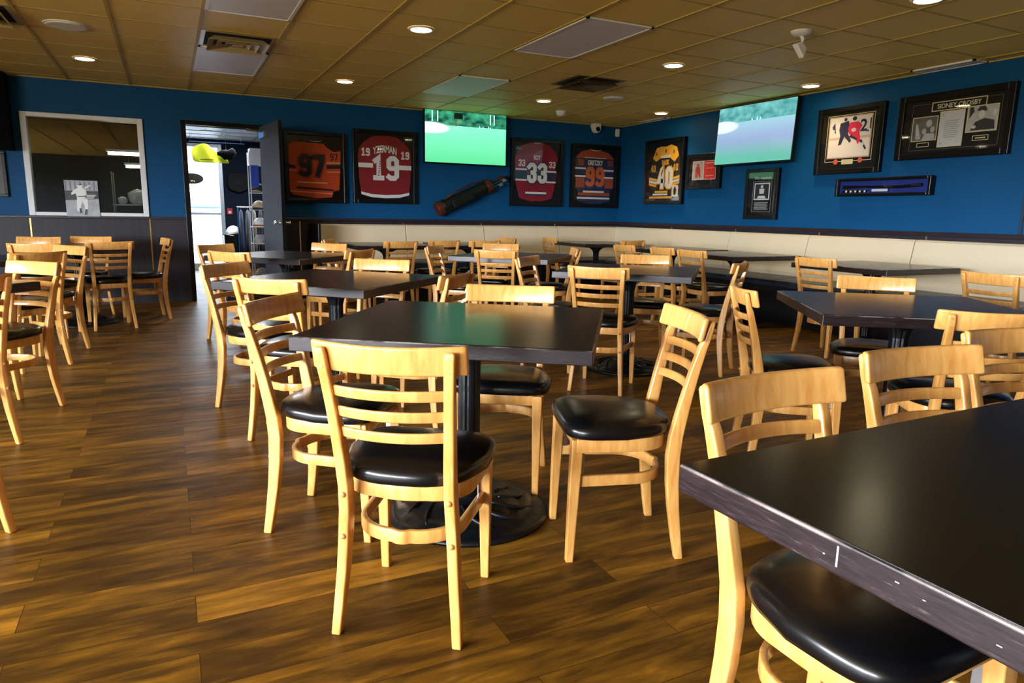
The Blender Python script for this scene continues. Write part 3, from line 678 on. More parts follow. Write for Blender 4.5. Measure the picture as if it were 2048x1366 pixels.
def frame(name, label, cat, w2, h, wall, u, z, fwid=.05, depth=.05, mat=None, back=None, group=None, glass=True):
    """a hollow frame on a wall; local x runs right, z up, the wall is at y=0"""
    if wall == 'b': th = thing(name, label, cat, (u, D, z), 0, group)
    else: th = thing(name, label, cat, (R, u, z), -PI/2, group)
    bm = bmesh.new()
    for (a, b, c, d) in ((-w2, 0, -w2+fwid, h), (w2-fwid, 0, w2, h), (-w2+fwid, 0, w2-fwid, fwid), (-w2+fwid, h-fwid, w2-fwid, h)): box(bm, a, -depth, b, c, -.001, d)
    obj('frame', bm, mat or M_BLACKW, th, bevel=.006)
    obj('backing', BX(-w2+fwid*.6, -depth*.45, fwid*.6, w2-fwid*.6, -.002, h-fwid*.6), back or M_BLACKW, th)
    if glass: obj('glass', BX(-w2+fwid*.8, -depth*.86, fwid*.8, w2-fwid*.8, -depth*.84, h-fwid*.8), M_GLASS, th)
    return th
M_JR = basic('jersey_red', (.22, .004, .008), .7, noise=.2, scale=18, bump=.3); M_JO = basic('jersey_orange', (.60, .065, .006), .7, noise=.15, scale=18, bump=.3)
M_JR2 = basic('jersey_crimson', (.24, .005, .018), .7, noise=.2, scale=18, bump=.3); M_JN = basic('jersey_navy', (.012, .018, .075), .7, noise=.2, scale=18)
M_JK = basic('jersey_black', (.010, .010, .012), .7); M_JY = basic('jersey_gold', (.85, .42, .03), .65); M_JW = basic('jersey_white', (.72, .72, .75), .65); M_JRU = basic('jersey_rust', (.35, .06, .015), .7, noise=.2)
M_JDO = basic('jersey_orange_number', (.62, .13, .03), .7)
def jersey(th, pts, mat, y=-.030):
    bm = bmesh.new(); prism(bm, pts, y, -.018); return obj('jersey', bm, mat, th, bevel=.008)
# orange jersey 97, slightly rumpled
th = frame('framed_jersey', 'black framed orange hockey jersey with black number 97 behind the open door', 'framed jersey', .40, .90, 'b', 1.78, 1.25, .045, .06)
J = jersey(th, [(-.34, .72), (-.34, .14), (-.30, .10), (.0, .055), (.20, .075), (.22, .15), (.30, .17), (.32, .50), (.33, .68), (.24, .66), (.14, .72), (.11, .76), (-.27, .77)], M_JO)
M_JDR = basic('jersey_dark_orange', (.38, .03, .008), .7)
flats('dark_stripe', [[(-.34, .44), (-.26, .43), (-.26, .47), (-.34, .48)], [(.14, .44), (.32, .45), (.32, .50), (.14, .49)], [(-.26, .18), (.23, .155), (.22, .18), (-.26, .205)]], -.031, M_JK, J)
flats('light_stripe', [[(-.34, .405), (-.24, .40), (-.24, .41), (-.34, .415)], [(.14, .395), (.32, .40), (.32, .41), (.14, .405)], [(.14, .51), (.32, .515), (.32, .53), (.14, .525)], [(-.24, .255), (.14, .25), (.14, .265), (-.24, .27)], [(-.33, .14), (.21, .115), (.21, .125), (-.33, .15)]], -.031, basic('jersey_peach', (.85, .42, .2), .7), J)
number('97', -.055, .33, .29, -.033, M_JK, J, .22, M_JDR); number('97', .235, .55, .09, -.033, M_JK, J, .16)
text('M DAVID', -.06, .665, .06, -.033, basic('jersey_brown_letters', (.45, .09, .02), .7), J, bold=.001)
flat('collar', [(-.10, .80), (-.06, .785), (.0, .78), (.06, .785), (.10, .80), (.06, .79), (0, .786), (-.06, .79)], -.033, M_JW, th)
# red jersey 19
th = frame('framed_jersey', 'black framed red hockey jersey with white number 19, second from the left', 'framed jersey', .445, .97, 'b', 2.71, 1.26, .05, .06)
J = jersey(th, [(-.33, .12), (-.2, .085), (0, .075), (.2, .085), (.335, .12), (.36, .30), (.375, .62), (.36, .72), (.30, .80), (.18, .885), (.06, .905), (-.06, .905), (-.18, .885), (-.30, .80), (-.36, .72), (-.375, .62), (-.36, .30)], M_JR)
flats('white_stripe', [rect(-.37, .475, -.17, .535), rect(.17, .46, .37, .52), [(-.335, .12), (-.2, .083), (0, .073), (.2, .083), (.335, .12), (.34, .155), (.2, .125), (0, .115), (-.2, .125), (-.34, .155)]], -.031, M_JW, J)
number('19', 0, .31, .33, -.033, M_JW, J, .2); number('19', -.27, .625, .105, -.033, M_JW, J, .2); number('19', .28, .60, .105, -.033, M_JW, J, .2)
text('YZERMAN', 0, .685, .13, -.033, M_JW, J, bold=.004, width=.33, arch=.035)
# signature strokes on the 1
flats('signature', [rect(-.105+.004*k, .37+.03*k, -.085+.004*k, .385+.03*k) for k in range(7)], -.0345, basic('ink_grey', (.12, .12, .2), .6), J, .0005)
# crimson jersey 33
th = frame('framed_jersey', 'black framed crimson hockey jersey with number 33 and navy sleeve bands', 'framed jersey', .445, .99, 'b', 5.06, 1.27, .05, .06)
J = jersey(th, [(-.29, .12), (-.12, .075), (.1, .075), (.27, .12), (.31, .26), (.33, .60), (.36, .70), (.34, .80), (.25, .88), (.12, .94), (-.1, .95), (-.24, .90), (-.33, .80), (-.37, .70), (-.36, .36)], M_JR2)
flats('white_stripe', [rect(-.36, .375, -.17, .40), rect(-.36, .53, -.17, .555), rect(.16, .355, .33, .38), rect(.16, .51, .34, .535), rect(-.19, .185, .17, .215)], -.031, M_JW, J)
flats('navy_stripe', [rect(-.36, .40, -.17, .53), rect(.16, .38, .335, .51), rect(-.12, .42, .12, .52), rect(-.19, .165, .17, .185)], -.0305, M_JN, J)
number('33', 0, .345, .30, -.033, M_JW, J, .21, M_JN); number('33', -.26, .585, .10, -.033, M_JW, J, .18); number('33', .26, .575, .10, -.033, M_JW, J, .18)
text('ROY', 0, .69, .095, -.033, M_JW, J, bold=.003, width=.12)
flat('collar', [(-.09, .955), (-.05, .94), (.04, .938), (.08, .95), (.04, .93), (-.05, .932)], -.033, M_JW, J)
# navy and orange jersey 99
th = frame('framed_jersey', 'black framed navy hockey jersey with orange number 99 beside the corner', 'framed jersey', .44, .97, 'b', 6.10, 1.27, .05, .06)
J = jersey(th, [(-.31, .10), (-.1, .06), (.1, .06), (.29, .10), (.30, .28), (.36, .30), (.36, .60), (.36, .78), (.25, .86), (.1, .89), (-.1, .90), (-.26, .86), (-.37, .78), (-.36, .30), (-.31, .27)], M_JN)
flats('rust_panel', [[(-.36, .76), (-.2, .76), (.2, .76), (.35, .76), (.25, .85), (.1, .885), (-.1, .895), (-.26, .855)], rect(-.35, .31, -.19, .46), rect(.19, .31, .35, .46), rect(-.3, .19, .29, .23)], -.0305, M_JRU, J)
flats('white_stripe', [rect(-.37, .59, -.17, .615), rect(-.37, .47, -.17, .495), rect(.17, .57, .35, .595), rect(.17, .46, .35, .485), rect(-.21, .235, .18, .262), rect(-.32, .135, .29, .162), rect(-.2, .765, .2, .772)], -.032, M_JW, J)
number('99', 0, .33, .30, -.033, M_JDO, J, .21, basic('jersey_blue_outline', (.03, .05, .16), .7)); text('GRETZKY', 0, .66, .10, -.033, M_JW, J, bold=.003, width=.28)
number('99', -.27, .65, .09, -.033, M_JRU, J, .18); number('99', .28, .65, .09, -.033, M_JRU, J, .18)
flat('collar', [(-.11, .905), (-.05, .885), (.05, .885), (.11, .90), (.05, .875), (-.05, .875)], -.033, M_JW, J)
# black and gold jersey 40 on the right wall
th = frame('framed_jersey', 'black framed black and gold hockey jersey with number 40 on the right wall', 'framed jersey', .445, .93, 'r', 8.33, 1.33, .05, .06)
J = jersey(th, [(-.33, .10), (.22, .08), (.24, .22), (.33, .25), (.35, .55), (.32, .66), (.25, .74), (.12, .70), (-.12, .70), (-.2, .74), (-.33, .60), (-.35, .26), (-.28, .20)], M_JK)
flats('gold_yoke', [[(-.28, .67), (-.2, .62), (-.1, .66), (.12, .66), (.22, .60), (.31, .68), (.26, .80), (.13, .845), (.02, .82), (-.1, .83), (-.2, .81)]], -.031, M_JY, J)
flats('gold_stripe', [[(-.35, .36), (-.14, .33), (-.14, .36), (-.35, .40)], [(-.35, .28), (-.17, .25), (-.17, .28), (-.35, .32)], [(.14, .335), (.35, .37), (.35, .41), (.14, .37)], [(.14, .25), (.35, .29), (.35, .325), (.14, .285)], rect(-.20, .165, .10, .195), rect(-.33, .085, .20, .115)], -.031, M_JY, J)
flats('white_stripe', [[(-.35, .325), (-.16, .29), (-.16, .325), (-.35, .355)], [(.14, .295), (.35, .33), (.35, .36), (.14, .325)], rect(-.24, .13, .1, .155), [(-.1, .665), (.12, .665), (.13, .70), (-.1, .70)]], -.032, M_JW, J)
number('40', .02, .23, .30, -.033, M_JW, J, .2, M_JY); number('40', -.26, .47, .10, -.033, M_JY, J, .2); number('40', .25, .47, .10, -.033, M_JY, J, .2)
text('RASK', .02, .565, .10, -.033, M_JY, J, bold=.003, width=.17)
flats('emblem_dot', [ell(-.2, .73, .02, .03, 8), ell(.02, .76, .02, .03, 8), ell(.2, .74, .02, .03, 8)], -.0335, basic('emblem_brown', (.25, .12, .01), .6), J)
pc = flat('player_card', rect(.20, .11, .34, .27), -.036, basic('card_cream', (.75, .62, .45), .5), th); flat('card_figure', [(.25, .13), (.29, .13), (.30, .2), (.28, .25), (.25, .24), (.24, .19)], -.0375, M_JK, pc)

# golf bag on the back wall
th = thing('golf_bag', 'green and brown golf bag mounted slanting on the back wall under the television', 'golf bag', (3.95, D-.11, 1.42))
th.rotation_euler = (0, math.radians(-24), 0)
M_GB = basic('bag_dark_green', (.003, .006, .004), .5, noise=.3, spec=.3); M_GT = basic('bag_brown_leather', (.075, .015, .004), .5, noise=.3, spec=.3)
bm = bmesh.new(); tube(bm, [(-.50, 0, 0), (-.45, 0, 0), (.26, 0, 0), (.30, 0, 0)], [.095, .10, .085, .09], 16); obj('bag_body', bm, M_GB, th, smooth=True)
bm = bmesh.new(); tube(bm, [(-.575, 0, 0), (-.56, 0, 0), (-.49, 0, 0), (-.48, 0, 0)], [.09, .105, .105, .095], 16); obj('bag_base', bm, M_GT, th)
bm = bmesh.new(); tube(bm, [(.25, 0, 0), (.26, 0, 0), (.32, 0, 0), (.33, 0, 0)], [.09, .10, .10, .09], 16); obj('bag_collar', bm, M_GT, th)
bm = bmesh.new(); box(bm, -.36, -.13, -.07, .0, -.07, .05); obj('side_pocket', bm, M_GB, th, bevel=.02)
bm = bmesh.new(); tube(bm, [(-.42, -.02, .09), (-.2, -.03, .13), (.05, -.03, .14), (.22, -.02, .11), (.30, 0, .09)], .012, 8); obj('strap', bm, M_GT, th, smooth=True)
for k, (dx, dz, mt) in enumerate([(.16, .05, M_GT), (.20, .0, M_CHROME), (.12, -.04, M_CHROME), (.25, .02, M_BLACKW)]):
    bm = bmesh.new(); tube(bm, [(.30, -.01*k, dz*.7), (.33+dx, -.02, dz)], .005, 6); box(bm, .32+dx, -.04, dz-.035, .39+dx, -.0, dz+.012); obj('club', bm, mt, th, bevel=.008)

# televisions
def tv_screen_mat(name, strength, wash):
    m, nt, p, o = new_mat(name); L = nt.links.new
    tcn = N(nt, 'ShaderNodeTexCoord'); sp = N(nt, 'ShaderNodeSeparateXYZ'); L(tcn.outputs['Generated'], sp.inputs[0])
    ns = N(nt, 'ShaderNodeTexNoise'); ns.inputs['Scale'].default_value = 9; ns.inputs['Detail'].default_value = 5; L(tcn.outputs['Generated'], ns.inputs[0])
    trees = N(nt, 'ShaderNodeValToRGB'); L(ns.outputs['Fac'], trees.inputs[0]); e = trees.color_ramp.elements
    e[0].position = .35; e[1].position = .7
    if wash: e[0].color = (.05, .30, .30, 1); e[1].color = (.22, .62, .60, 1)
    else: e[0].color = (.0, .03, .035, 1); e[1].color = (.05, .42, .20, 1)
    grass = N(nt, 'ShaderNodeValToRGB'); L(sp.outputs[2], grass.inputs[0]); e = grass.color_ramp.elements
    if wash:
        e[0].position = .1; e[0].color = (.13, .50, .38, 1); e[1].position = .7; e[1].color = (.36, .62, .75, 1); k = e.new(.42); k.color = (.32, .42, .66, 1)
    else:
        e[0].position = 0; e[0].color = (.10, .62, .26, 1); e[1].position = .68; e[1].color = (.20, .80, .50, 1)
    add = N(nt, 'ShaderNodeMath', operation='MULTIPLY_ADD'); add.inputs[1].default_value = .03; L(ns.outputs['Fac'], add.inputs[0]); L(sp.outputs[2], add.inputs[2])
    gt = N(nt, 'ShaderNodeMath', operation='GREATER_THAN'); gt.inputs[1].default_value = .735; L(add.outputs[0], gt.inputs[0])
    mx = N(nt, 'ShaderNodeMix', data_type='RGBA'); L(gt.outputs[0], mx.inputs[0]); L(grass.outputs[0], mx.inputs[6]); L(trees.outputs[0], mx.inputs[7])
    # bunker: bright sand on the left
    mp = N(nt, 'ShaderNodeMapping'); mp.inputs['Location'].default_value = (-.06, 0, -.66); mp.vector_type = 'POINT'
    L(tcn.outputs['Generated'], mp.inputs[0]); sc2 = N(nt, 'ShaderNodeVectorMath', operation='MULTIPLY'); sc2.inputs[1].default_value = (4.3, 0, 9.0); L(mp.outputs[0], sc2.inputs[0])
    ln = N(nt, 'ShaderNodeVectorMath', operation='LENGTH'); L(sc2.outputs[0], ln.inputs[0])
    lt = N(nt, 'ShaderNodeMapRange'); lt.inputs[1].default_value = 1.05; lt.inputs[2].default_value = .85; L(ln.outputs['Value'], lt.inputs[0])
    m2 = N(nt, 'ShaderNodeMix', data_type='RGBA'); m2.inputs[7].default_value = (.85, 1, .95, 1) if not wash else (.8, .95, 1, 1)
    L(lt.outputs[0], m2.inputs[0]); L(mx.outputs[2], m2.inputs[6])
    L(m2.outputs[2], p.inputs['Emission Color']); p.inputs['Emission Strength'].default_value = strength; p.inputs['Base Color'].default_value = (.01, .01, .01, 1); p.inputs['Roughness'].default_value = .2
    return m
def tv(label, loc, rz, wdt, hgt, mat, tilt=0):
    th = thing('television', label, 'television', loc); th.rotation_euler = (tilt, 0, rz)
    obj('casing', BX(-wdt/2-.012, -.02, -.018, wdt/2+.012, .03, hgt+.012), M_BLACKW, th, bevel=.005)
    obj('screen', BX(-wdt/2, -.024, 0, wdt/2, -.0205, hgt), mat, th)
    obj('wall_bracket', BX(-.18, .03, hgt*.3, .18, .092, hgt*.7), M_BLACKW, th)
    return th
t1 = tv('wall television showing a bright green golf course above the golf bag', (3.87, D-.10, 1.845), 0, 1.235, .70, tv_screen_mat('golf_picture', .5, False))
obj('picture_detail', BX(-.17, -.0262, .50, -.155, -.0245, .60), MATS['prismatic_diffuser'], t1)
bm = bmesh.new(); box(bm, -.19, -.0262, .60, -.06, -.0245, .68); obj('scoreboard', bm, basic('scoreboard_dark', (.01, .05, .05), .3), t1)
bm = bmesh.new()
for xx, hh in ((.19, .03), (.245, .022), (.33, .035), (.36, .02)): prism(bm, [(xx, .50), (xx+.018, .50), (xx+.009, .50+hh)], -.0262, -.0245)
for xx in (-.52, -.44, .36, .42): box(bm, xx, -.0258, .55, xx+.012, -.0245, .69)
obj('tiny_players', bm, emis('screen_white_marks', (.45, .85, .75), .9), t1)
t2 = tv('washed out television on the right wall showing a golf course', (R-.16, 6.50, 1.82), -PI/2+.02, 1.21, .69, tv_screen_mat('golf_picture_pale', .40, True), math.radians(-3))
bm = bmesh.new()
for xx, hh in ((-.05, .03), (.03, .035), (.08, .03)): prism(bm, [(xx, .50), (xx+.018, .50), (xx+.009, .50+hh)], -.0262, -.0245)
obj('tiny_players', bm, MATS['screen_white_marks'], t2)

# right wall pictures
M_MATB = basic('black_mat_board', (.007, .007, .007), .6, noise=.15, spec=.2); M_GOLDL = basic('pale_gold_fillet', (.68, .60, .38), .4)
def border(x0, z0, x1, z1, t, y, mat, parent, name='fillet'):
    bm = bmesh.new()
    for (a, b, c, d) in ((x0, z0, x0+t, z1), (x1-t, z0, x1, z1), (x0+t, z0, x1-t, z0+t), (x0+t, z1-t, x1-t, z1)): box(bm, a, y-.002, b, c, y, d)
    return obj(name, bm, mat, parent)
th = frame('framed_card', 'small black frame holding a player card and a red card', 'framed card', .34, .47, 'r', 7.49, 1.53, .055, .05, back=M_MATB)
flat('player_card', rect(-.22, .13, -.01, .37), -.026, basic('card_grey_print', (.45, .40, .38), .5, noise=.6, scale=30), th)
pc = flat('red_card', rect(.0, .13, .23, .37), -.026, basic('card_red', (.75, .03, .02), .5), th)
border(-.225, .125, -.005, .375, .008, -.0275, M_JW, th); border(-.003, .125, .235, .375, .006, -.0275, M_JW, th)
flats('red_figure', [ell(-.12, .32, .02, .022, 10), [(-.16, .16), (-.13, .15), (-.10, .20), (-.08, .15), (-.06, .17), (-.07, .26), (-.09, .30), (-.15, .30), (-.17, .24)]], -.0275, basic('figure_red', (.5, .03, .03), .5), th)
flats('card_lines', [rect(.03, .335, .20, .35), rect(.03, .27, .20, .278), rect(.04, .17, .19, .18)], -.0275, basic('card_red_pale', (.85, .35, .3), .5), th)
th = frame('framed_photograph', 'small upright black frame with a black and white photo under the right television', 'framed photograph', .265, .61, 'r', 6.42, 1.14, .045, .05, back=M_MATB)
border(-.15, .09, .15, .46, .005, -.024, basic('fillet_grey', (.3, .3, .28), .4), th)
flat('photo_mount', rect(-.125, .235, .125, .44), -.026, M_JW, th)
ph = flat('photograph', rect(-.108, .25, .108, .425), -.028, basic('photo_black', (.02, .02, .02), .4, noise=.6, scale=30), th)
flats('photo_figure', [ell(0, .395, .02, .02, 10), [(-.035, .31), (.035, .31), (.04, .37), (-.04, .37)], [(-.07, .255), (.07, .255), (.05, .285), (-.05, .285)]], -.0295, basic('photo_white', (.72, .72, .70), .5), ph)
flats('caption_plate', [rect(-.11, .195-.019*k, .11-.02*(k % 2), .208-.019*k) for k in range(5)], -.026, basic('engraved_grey', (.26, .26, .25), .5), th)
text('the captain', 0, .485, .05, -.026, basic('script_silver', (.45, .45, .45), .5), th, name='script_title', width=.26)
th = frame('framed_photograph', 'large square black frame with a colour photo of a hockey player in red', 'framed photograph', .405, .70, 'r', 5.255, 1.64, .055, .055, back=M_MATB)
border(-.285, .13, .285, .615, .006, -.026, M_GOLDL, th)
flat('photo_mount', rect(-.262, .165, .262, .60), -.0275, basic('mount_cream', (.62, .42, .30), .5), th)
ph = flat('photograph', rect(-.25, .178, .25, .588), -.029, basic('ice_white', (.80, .74, .72), .4), th)
flats('boards_band', [rect(-.25, .36, .25, .385)], -.0302, basic('boards_pink', (.70, .48, .42), .5), ph, .0006)
flats('board_lettering', [[(-.22, .50), (-.19, .54), (-.17, .43), (-.185, .43), (-.19, .47), (-.21, .47)], rect(.20, .42, .23, .435), [(.235, .45), (.25, .44), (.25, .56), (.235, .55)]], -.0305, M_JN, ph, .0006)
number('20', .155, .41, .13, -.0312, M_JN, ph, .16, name='board_number') if False else None
text('2', .165, .43, .17, -.0312, M_JN, ph, name='board_number', bold=.004)
flats('linesman_figure', [[(-.12, .53), (-.02, .55), (.0, .48), (-.02, .42), (.03, .34), (.01, .32), (-.06, .39), (-.09, .31), (-.13, .30), (-.11, .40), (-.13, .46)], ell(-.06, .565, .02, .018, 10)], -.0312, M_JN, ph, .0006)
flats('player_red_figure', [[(.0, .53), (.10, .53), (.15, .49), (.12, .44), (.13, .38), (.14, .33), (.11, .30), (.08, .36), (.03, .39), (-.01, .42), (-.02, .47)]], -.032, basic('player_red', (.80, .02, .09), .5), ph, .0006)
flats('player_dark_parts', [ell(.05, .565, .027, .022, 12), [(.13, .33), (.17, .29), (.20, .24), (.22, .25), (.18, .31), (.15, .35)], [(.02, .40), (.10, .36), (.09, .34), (.01, .38)], [(-.03, .36), (.03, .41), (.035, .40), (-.02, .35)]], -.0326, M_JN, ph, .0006)
flats('player_white_parts', [[(.15, .30), (.17, .32), (.19, .29), (.17, .28)], ell(.05, .45, .03, .02, 10)], -.0334, M_JW, ph, .0006)
flats('badge', [ell(-.14, .13, .028, .028, 14), ell(.16, .135, .028, .028, 14)], -.03, basic('badge_red', (.65, .10, .05), .5), th); flat('name_plate', rect(-.065, .10, .075, .15), -.03, M_GOLDL, th)
th = frame('memorabilia_frame', 'wide black memorabilia frame with name plate, two photos and a letter', 'framed memorabilia', .53, .60, 'r', 4.165, 1.74, .06, .06, back=M_MATB)
border(-.40, .085, .42, .51, .003, -.029, basic('fillet_dim', (.12, .13, .12), .5), th)
np_ = flat('name_plate', rect(-.21, .432, .29, .517), -.030, M_BLACKW, th); border(-.21, .432, .29, .517, .008, -.032, M_GOLDL, np_)
text('SIDNEY CROSBY', .04, .455, .058, -.033, basic('plate_silver', (.62, .60, .50), .4), np_, bold=.001, width=.40)
M_BWD = basic('photo_grey_dark', (.12, .12, .12), .4, noise=.8, scale=22); M_BWL = basic('photo_grey_light', (.42, .43, .44), .4, noise=.3, scale=20)
ph = flat('photograph', rect(-.385, .17, -.135, .395), -.030, M_BWD, th); border(-.385, .17, -.135, .395, .007, -.033, M_GOLDL, ph)
flats('photo_people', [ell(-.26, .26, .022, .028, 10), ell(-.18, .27, .022, .03, 10), ell(-.22, .33, .03, .035, 10), [(-.34, .19), (-.29, .19), (-.33, .33), (-.35, .33)], [(-.28, .18), (-.15, .18), (-.16, .235), (-.25, .24)]], -.0325, M_BWL, ph)
ph = flat('letter', rect(-.115, .105, .105, .42), -.030, basic('paper_grey', (.55, .57, .60), .6, noise=.05), th); border(-.12, .10, .11, .425, .006, -.033, M_GOLDL, ph)
flats('letter_lines', [rect(-.07, .33-.018*k, .07-.012*(k % 3), .336-.018*k) for k in range(9)] + [rect(-.095, .385, -.083, .40), rect(-.095, .125, -.083, .14)], -.0325, basic('letter_ink', (.30, .31, .33), .6), ph)
ph = flat('photograph', rect(.13, .21, .40, .44), -.030, M_BWL, th); border(.13, .21, .40, .44, .007, -.033, M_GOLDL, ph)
flats('photo_person_dark', [[(.17, .225), (.38, .225), (.37, .30), (.29, .325), (.21, .30)], [(.215, .40), (.235, .43), (.28, .43), (.30, .40), (.295, .385), (.225, .39)], [(.15, .33), (.19, .39), (.18, .43), (.15, .43)]], -.0322, basic('photo_black2', (.03, .032, .035), .4), ph)
flats('photo_person_light', [ell(.258, .36, .028, .036, 12), ell(.37, .37, .02, .03, 10), ell(.20, .255, .02, .014, 8)], -.0335, basic('photo_skin_grey', (.58, .58, .58), .5), ph)
for (a, b) in ((-.32, -.20), (.20, .34)):
    pl = flat('caption_plate', rect(a, .115 if a < 0 else .135, b, .155 if a < 0 else .18), -.030, M_BLACKW, th); border(a, .115 if a < 0 else .135, b, .155 if a < 0 else .18, .005, -.032, M_GOLDL, pl)
flats('caption_marks', [rect(.225, .152, .315, .162)], -.032, M_GOLDL, th)
th = frame('display_case', 'long narrow black display case with a blue lined interior under the wide frame', 'display case', .53, .185, 'r', 4.795, 1.40, .03, .085, back=basic('blue_felt', (.004, .022, .20), .8))
flats('dark_bat', [[(-.45, .075), (-.2, .085), (.2, .07), (.43, .085), (.43, .115), (.2, .10), (-.2, .105), (-.45, .115)], [(-.45, .035), (-.18, .035), (-.16, .06), (-.45, .06)]], -.041, M_BLACKW, th, .02)
flat('label_plate', rect(-.10, .045, .08, .07), -.062, basic('case_label', (.55, .60, .72), .5), th)
flats('badge_row', [ell(-.40+.055*k, .05, .012, .012, 10) for k in range(5)], -.063, M_GOLDL, th)
flats('engraving', [rect(.32, .095, .42, .10), rect(.04, .09, .12, .096)], -.062, M_BRASS, th, .001)

# ------------------------------------------------------------------ benches
def bench_sec(off, bx):
    return bx
# section (distance from wall, z)
BACK = [(.055, .50), (.055, .965), (.075, .978), (.105, .975), (.128, .955), (.20, .60), (.215, .55), (.215, .50)]
SEAT = [(.06, .405), (.06, .49), (.20, .508), (.55, .492), (.612, .48), (.635, .455), (.635, .42), (.615, .405)]
BASE = [(.02, 0), (.02, .404), (.60, .404), (.60, .07), (.57, .07), (.57, 0)]
def extr(secpts, axis, a, b, trim_a=0, trim_b=0):
    bm = bmesh.new()
    def P_(s, d, z): return (s, D-d, z) if axis == 'x' else (R-d, s, z)
    A = [bm.verts.new(P_(a+(d if trim_a else 0), d, z)) for d, z in secpts]; B = [bm.verts.new(P_(b-(d if trim_b else 0), d, z)) for d, z in secpts]
    n = len(secpts); bm.faces.new(A); bm.faces.new(B[::-1])
    for i in range(n): bm.faces.new((A[i], A[(i+1) % n], B[(i+1) % n], B[i]))
    return bm
M_BASE = basic('bench_base_black', (.008, .009, .014), .45, noise=.2)
bench = thing('booth_bench', 'long booth bench with tan padded back along the back wall', 'bench', (1.67, D-.3, 0), 0, None)
def lk(o, root):
    o.parent = root; o.matrix_parent_inverse = root.matrix_basis.inverted() if False else Matrix.Translation(-Vector(root.location)); return o
bx = [1.70, 2.96, 4.15, 5.40, R]
for k in range(4):
    lk(obj('back_cushion', extr(BACK, 'x', bx[k]+.004, bx[k+1]-(.004 if k < 3 else 0), 0, k == 3), M_BEIGE, bevel=.006), bench)
    lk(obj('seat_cushion', extr(SEAT, 'x', bx[k]+.003, bx[k+1]-(.003 if k < 3 else 0), 0, k == 3), M_WEAVE, bevel=.006), bench)
lk(obj('base', extr(BASE, 'x', 1.70, R, 0, 1), M_BASE), bench)
lk(obj('end_panel', BX(1.665, D-.66, 0, 1.698, D-.02, .985), M_BLACKW, bevel=.004), bench)
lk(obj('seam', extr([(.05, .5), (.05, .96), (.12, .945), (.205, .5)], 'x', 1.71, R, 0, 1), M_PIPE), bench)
bench2 = thing('booth_bench', 'long booth bench with pale cream padded back along the right wall', 'bench', (R-.3, 4.0, 0), 0, None)
by = [-.6, .60, 1.85, 3.08, 4.32, 5.57, 6.80, D]
for k in range(7):
    e_ = k == 6
    lk(obj('back_cushion', extr(BACK, 'y', by[k]+.004, by[k+1]-(0 if e_ else .004), 0, e_), M_BEIGE, bevel=.006), bench2)
    lk(obj('seat_cushion', extr(SEAT, 'y', by[k]+.003, by[k+1]-(0 if e_ else .003), 0, e_), M_WEAVE, bevel=.006), bench2)
lk(obj('base', extr(BASE, 'y', -.6, D, 0, 1), M_BASE), bench2)
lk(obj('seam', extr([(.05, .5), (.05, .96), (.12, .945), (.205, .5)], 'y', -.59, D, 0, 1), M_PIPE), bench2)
tag(bench, None); 

# ------------------------------------------------------------------ tables
def make_table(sx_, sy_, label):
    t_ = thing('dining_table', label, 'table')
    a, b = sx_/2, sy_/2; e = .004
    tp = obj('tabletop', BX(-a+e, -b+e, .716, a-e, b-e, .7602), M_TOP, t_, bevel=.0015)
    bm = bmesh.new(); z0, z1 = .712, .7585
    v = lambda x, y, z: bm.verts.new((x, y, z))
    O0 = [v(x, y, z0) for x, y in ((-a, -b), (a, -b), (a, b), (-a, b))]; O1 = [v(x, y, z1) for x, y in ((-a, -b), (a, -b), (a, b), (-a, b))]
    i_ = .012
    I0 = [v(x, y, z0) for x, y in ((-a+i_, -b+i_), (a-i_, -b+i_), (a-i_, b-i_), (-a+i_, b-i_))]; I1 = [v(x, y, z1) for x, y in ((-a+i_, -b+i_), (a-i_, -b+i_), (a-i_, b-i_), (-a+i_, b-i_))]
    for k in range(4):
        j = (k+1) % 4
        bm.faces.new((O0[k], O0[j], O1[j], O1[k])); bm.faces.new((I0[k], I1[k], I1[j], I0[j])); bm.faces.new((O0[k], I0[k], I0[j], O0[j])); bm.faces.new((O1[k], O1[j], I1[j], I1[k]))
    obj('edge_band', bm, M_EDGE, tp, bevel=.003)
    bm = bmesh.new(); lathe(bm, [(.042, .05), (.042, .60), (.05, .63), (.06, .66), (.062, .70)], 32, wob=lambda q, r_: -.10 if int(round(q/(2*PI/32))) % 4 == 0 else 0)
    obj('column', bm, M_IRON, t_, smooth=False)
    bm = bmesh.new()
    for k in range(4):
        q = k*PI/2; c, s = math.cos(q), math.sin(q)
        pts = [(.05, .64), (.09, .672), (.16, .696), (.30, .702), (.30, .712), (.0, .712), (.0, .64)]
        A = [bm.verts.new((c*r_-s*-.018, s*r_+c*-.018, z)) for r_, z in pts]; B = [bm.verts.new((c*r_-s*.018, s*r_+c*.018, z)) for r_, z in pts]
        bm.faces.new(A); bm.faces.new(B[::-1])
        for i in range(len(pts)): bm.faces.new((A[i], A[(i+1) % len(pts)], B[(i+1) % len(pts)], B[i]))
    obj('support_bracket', bm, M_IRON, t_)
    bm = bmesh.new()
    def wob(q, r_): return .02*math.sin(q*16+r_*60) if .1 < r_ < .29 else 0
    lathe(bm, [(.31, .0), (.312, .012), (.29, .022), (.27, .020), (.255, .030), (.225, .040), (.20, .038), (.17, .055), (.13, .068), (.10, .066), (.075, .085), (.058, .11), (.05, .115)], 64, wob=wob)
    obj('pedestal_base', bm, M_IRON, t_, smooth=True)
    bm = bmesh.new()
    for k in range(12):
        q = k*2*PI/12
        pts = [(math.cos(q+.10*i)*(.115+.022*i), math.sin(q+.10*i)*(.115+.022*i), .068-.0062*i) for i in range(7)]
        tube(bm, pts, [.007, .009, .010, .010, .009, .007, .004], 6)
    obj('scroll_relief', bm, M_IRON, t_, smooth=True)
    return t_
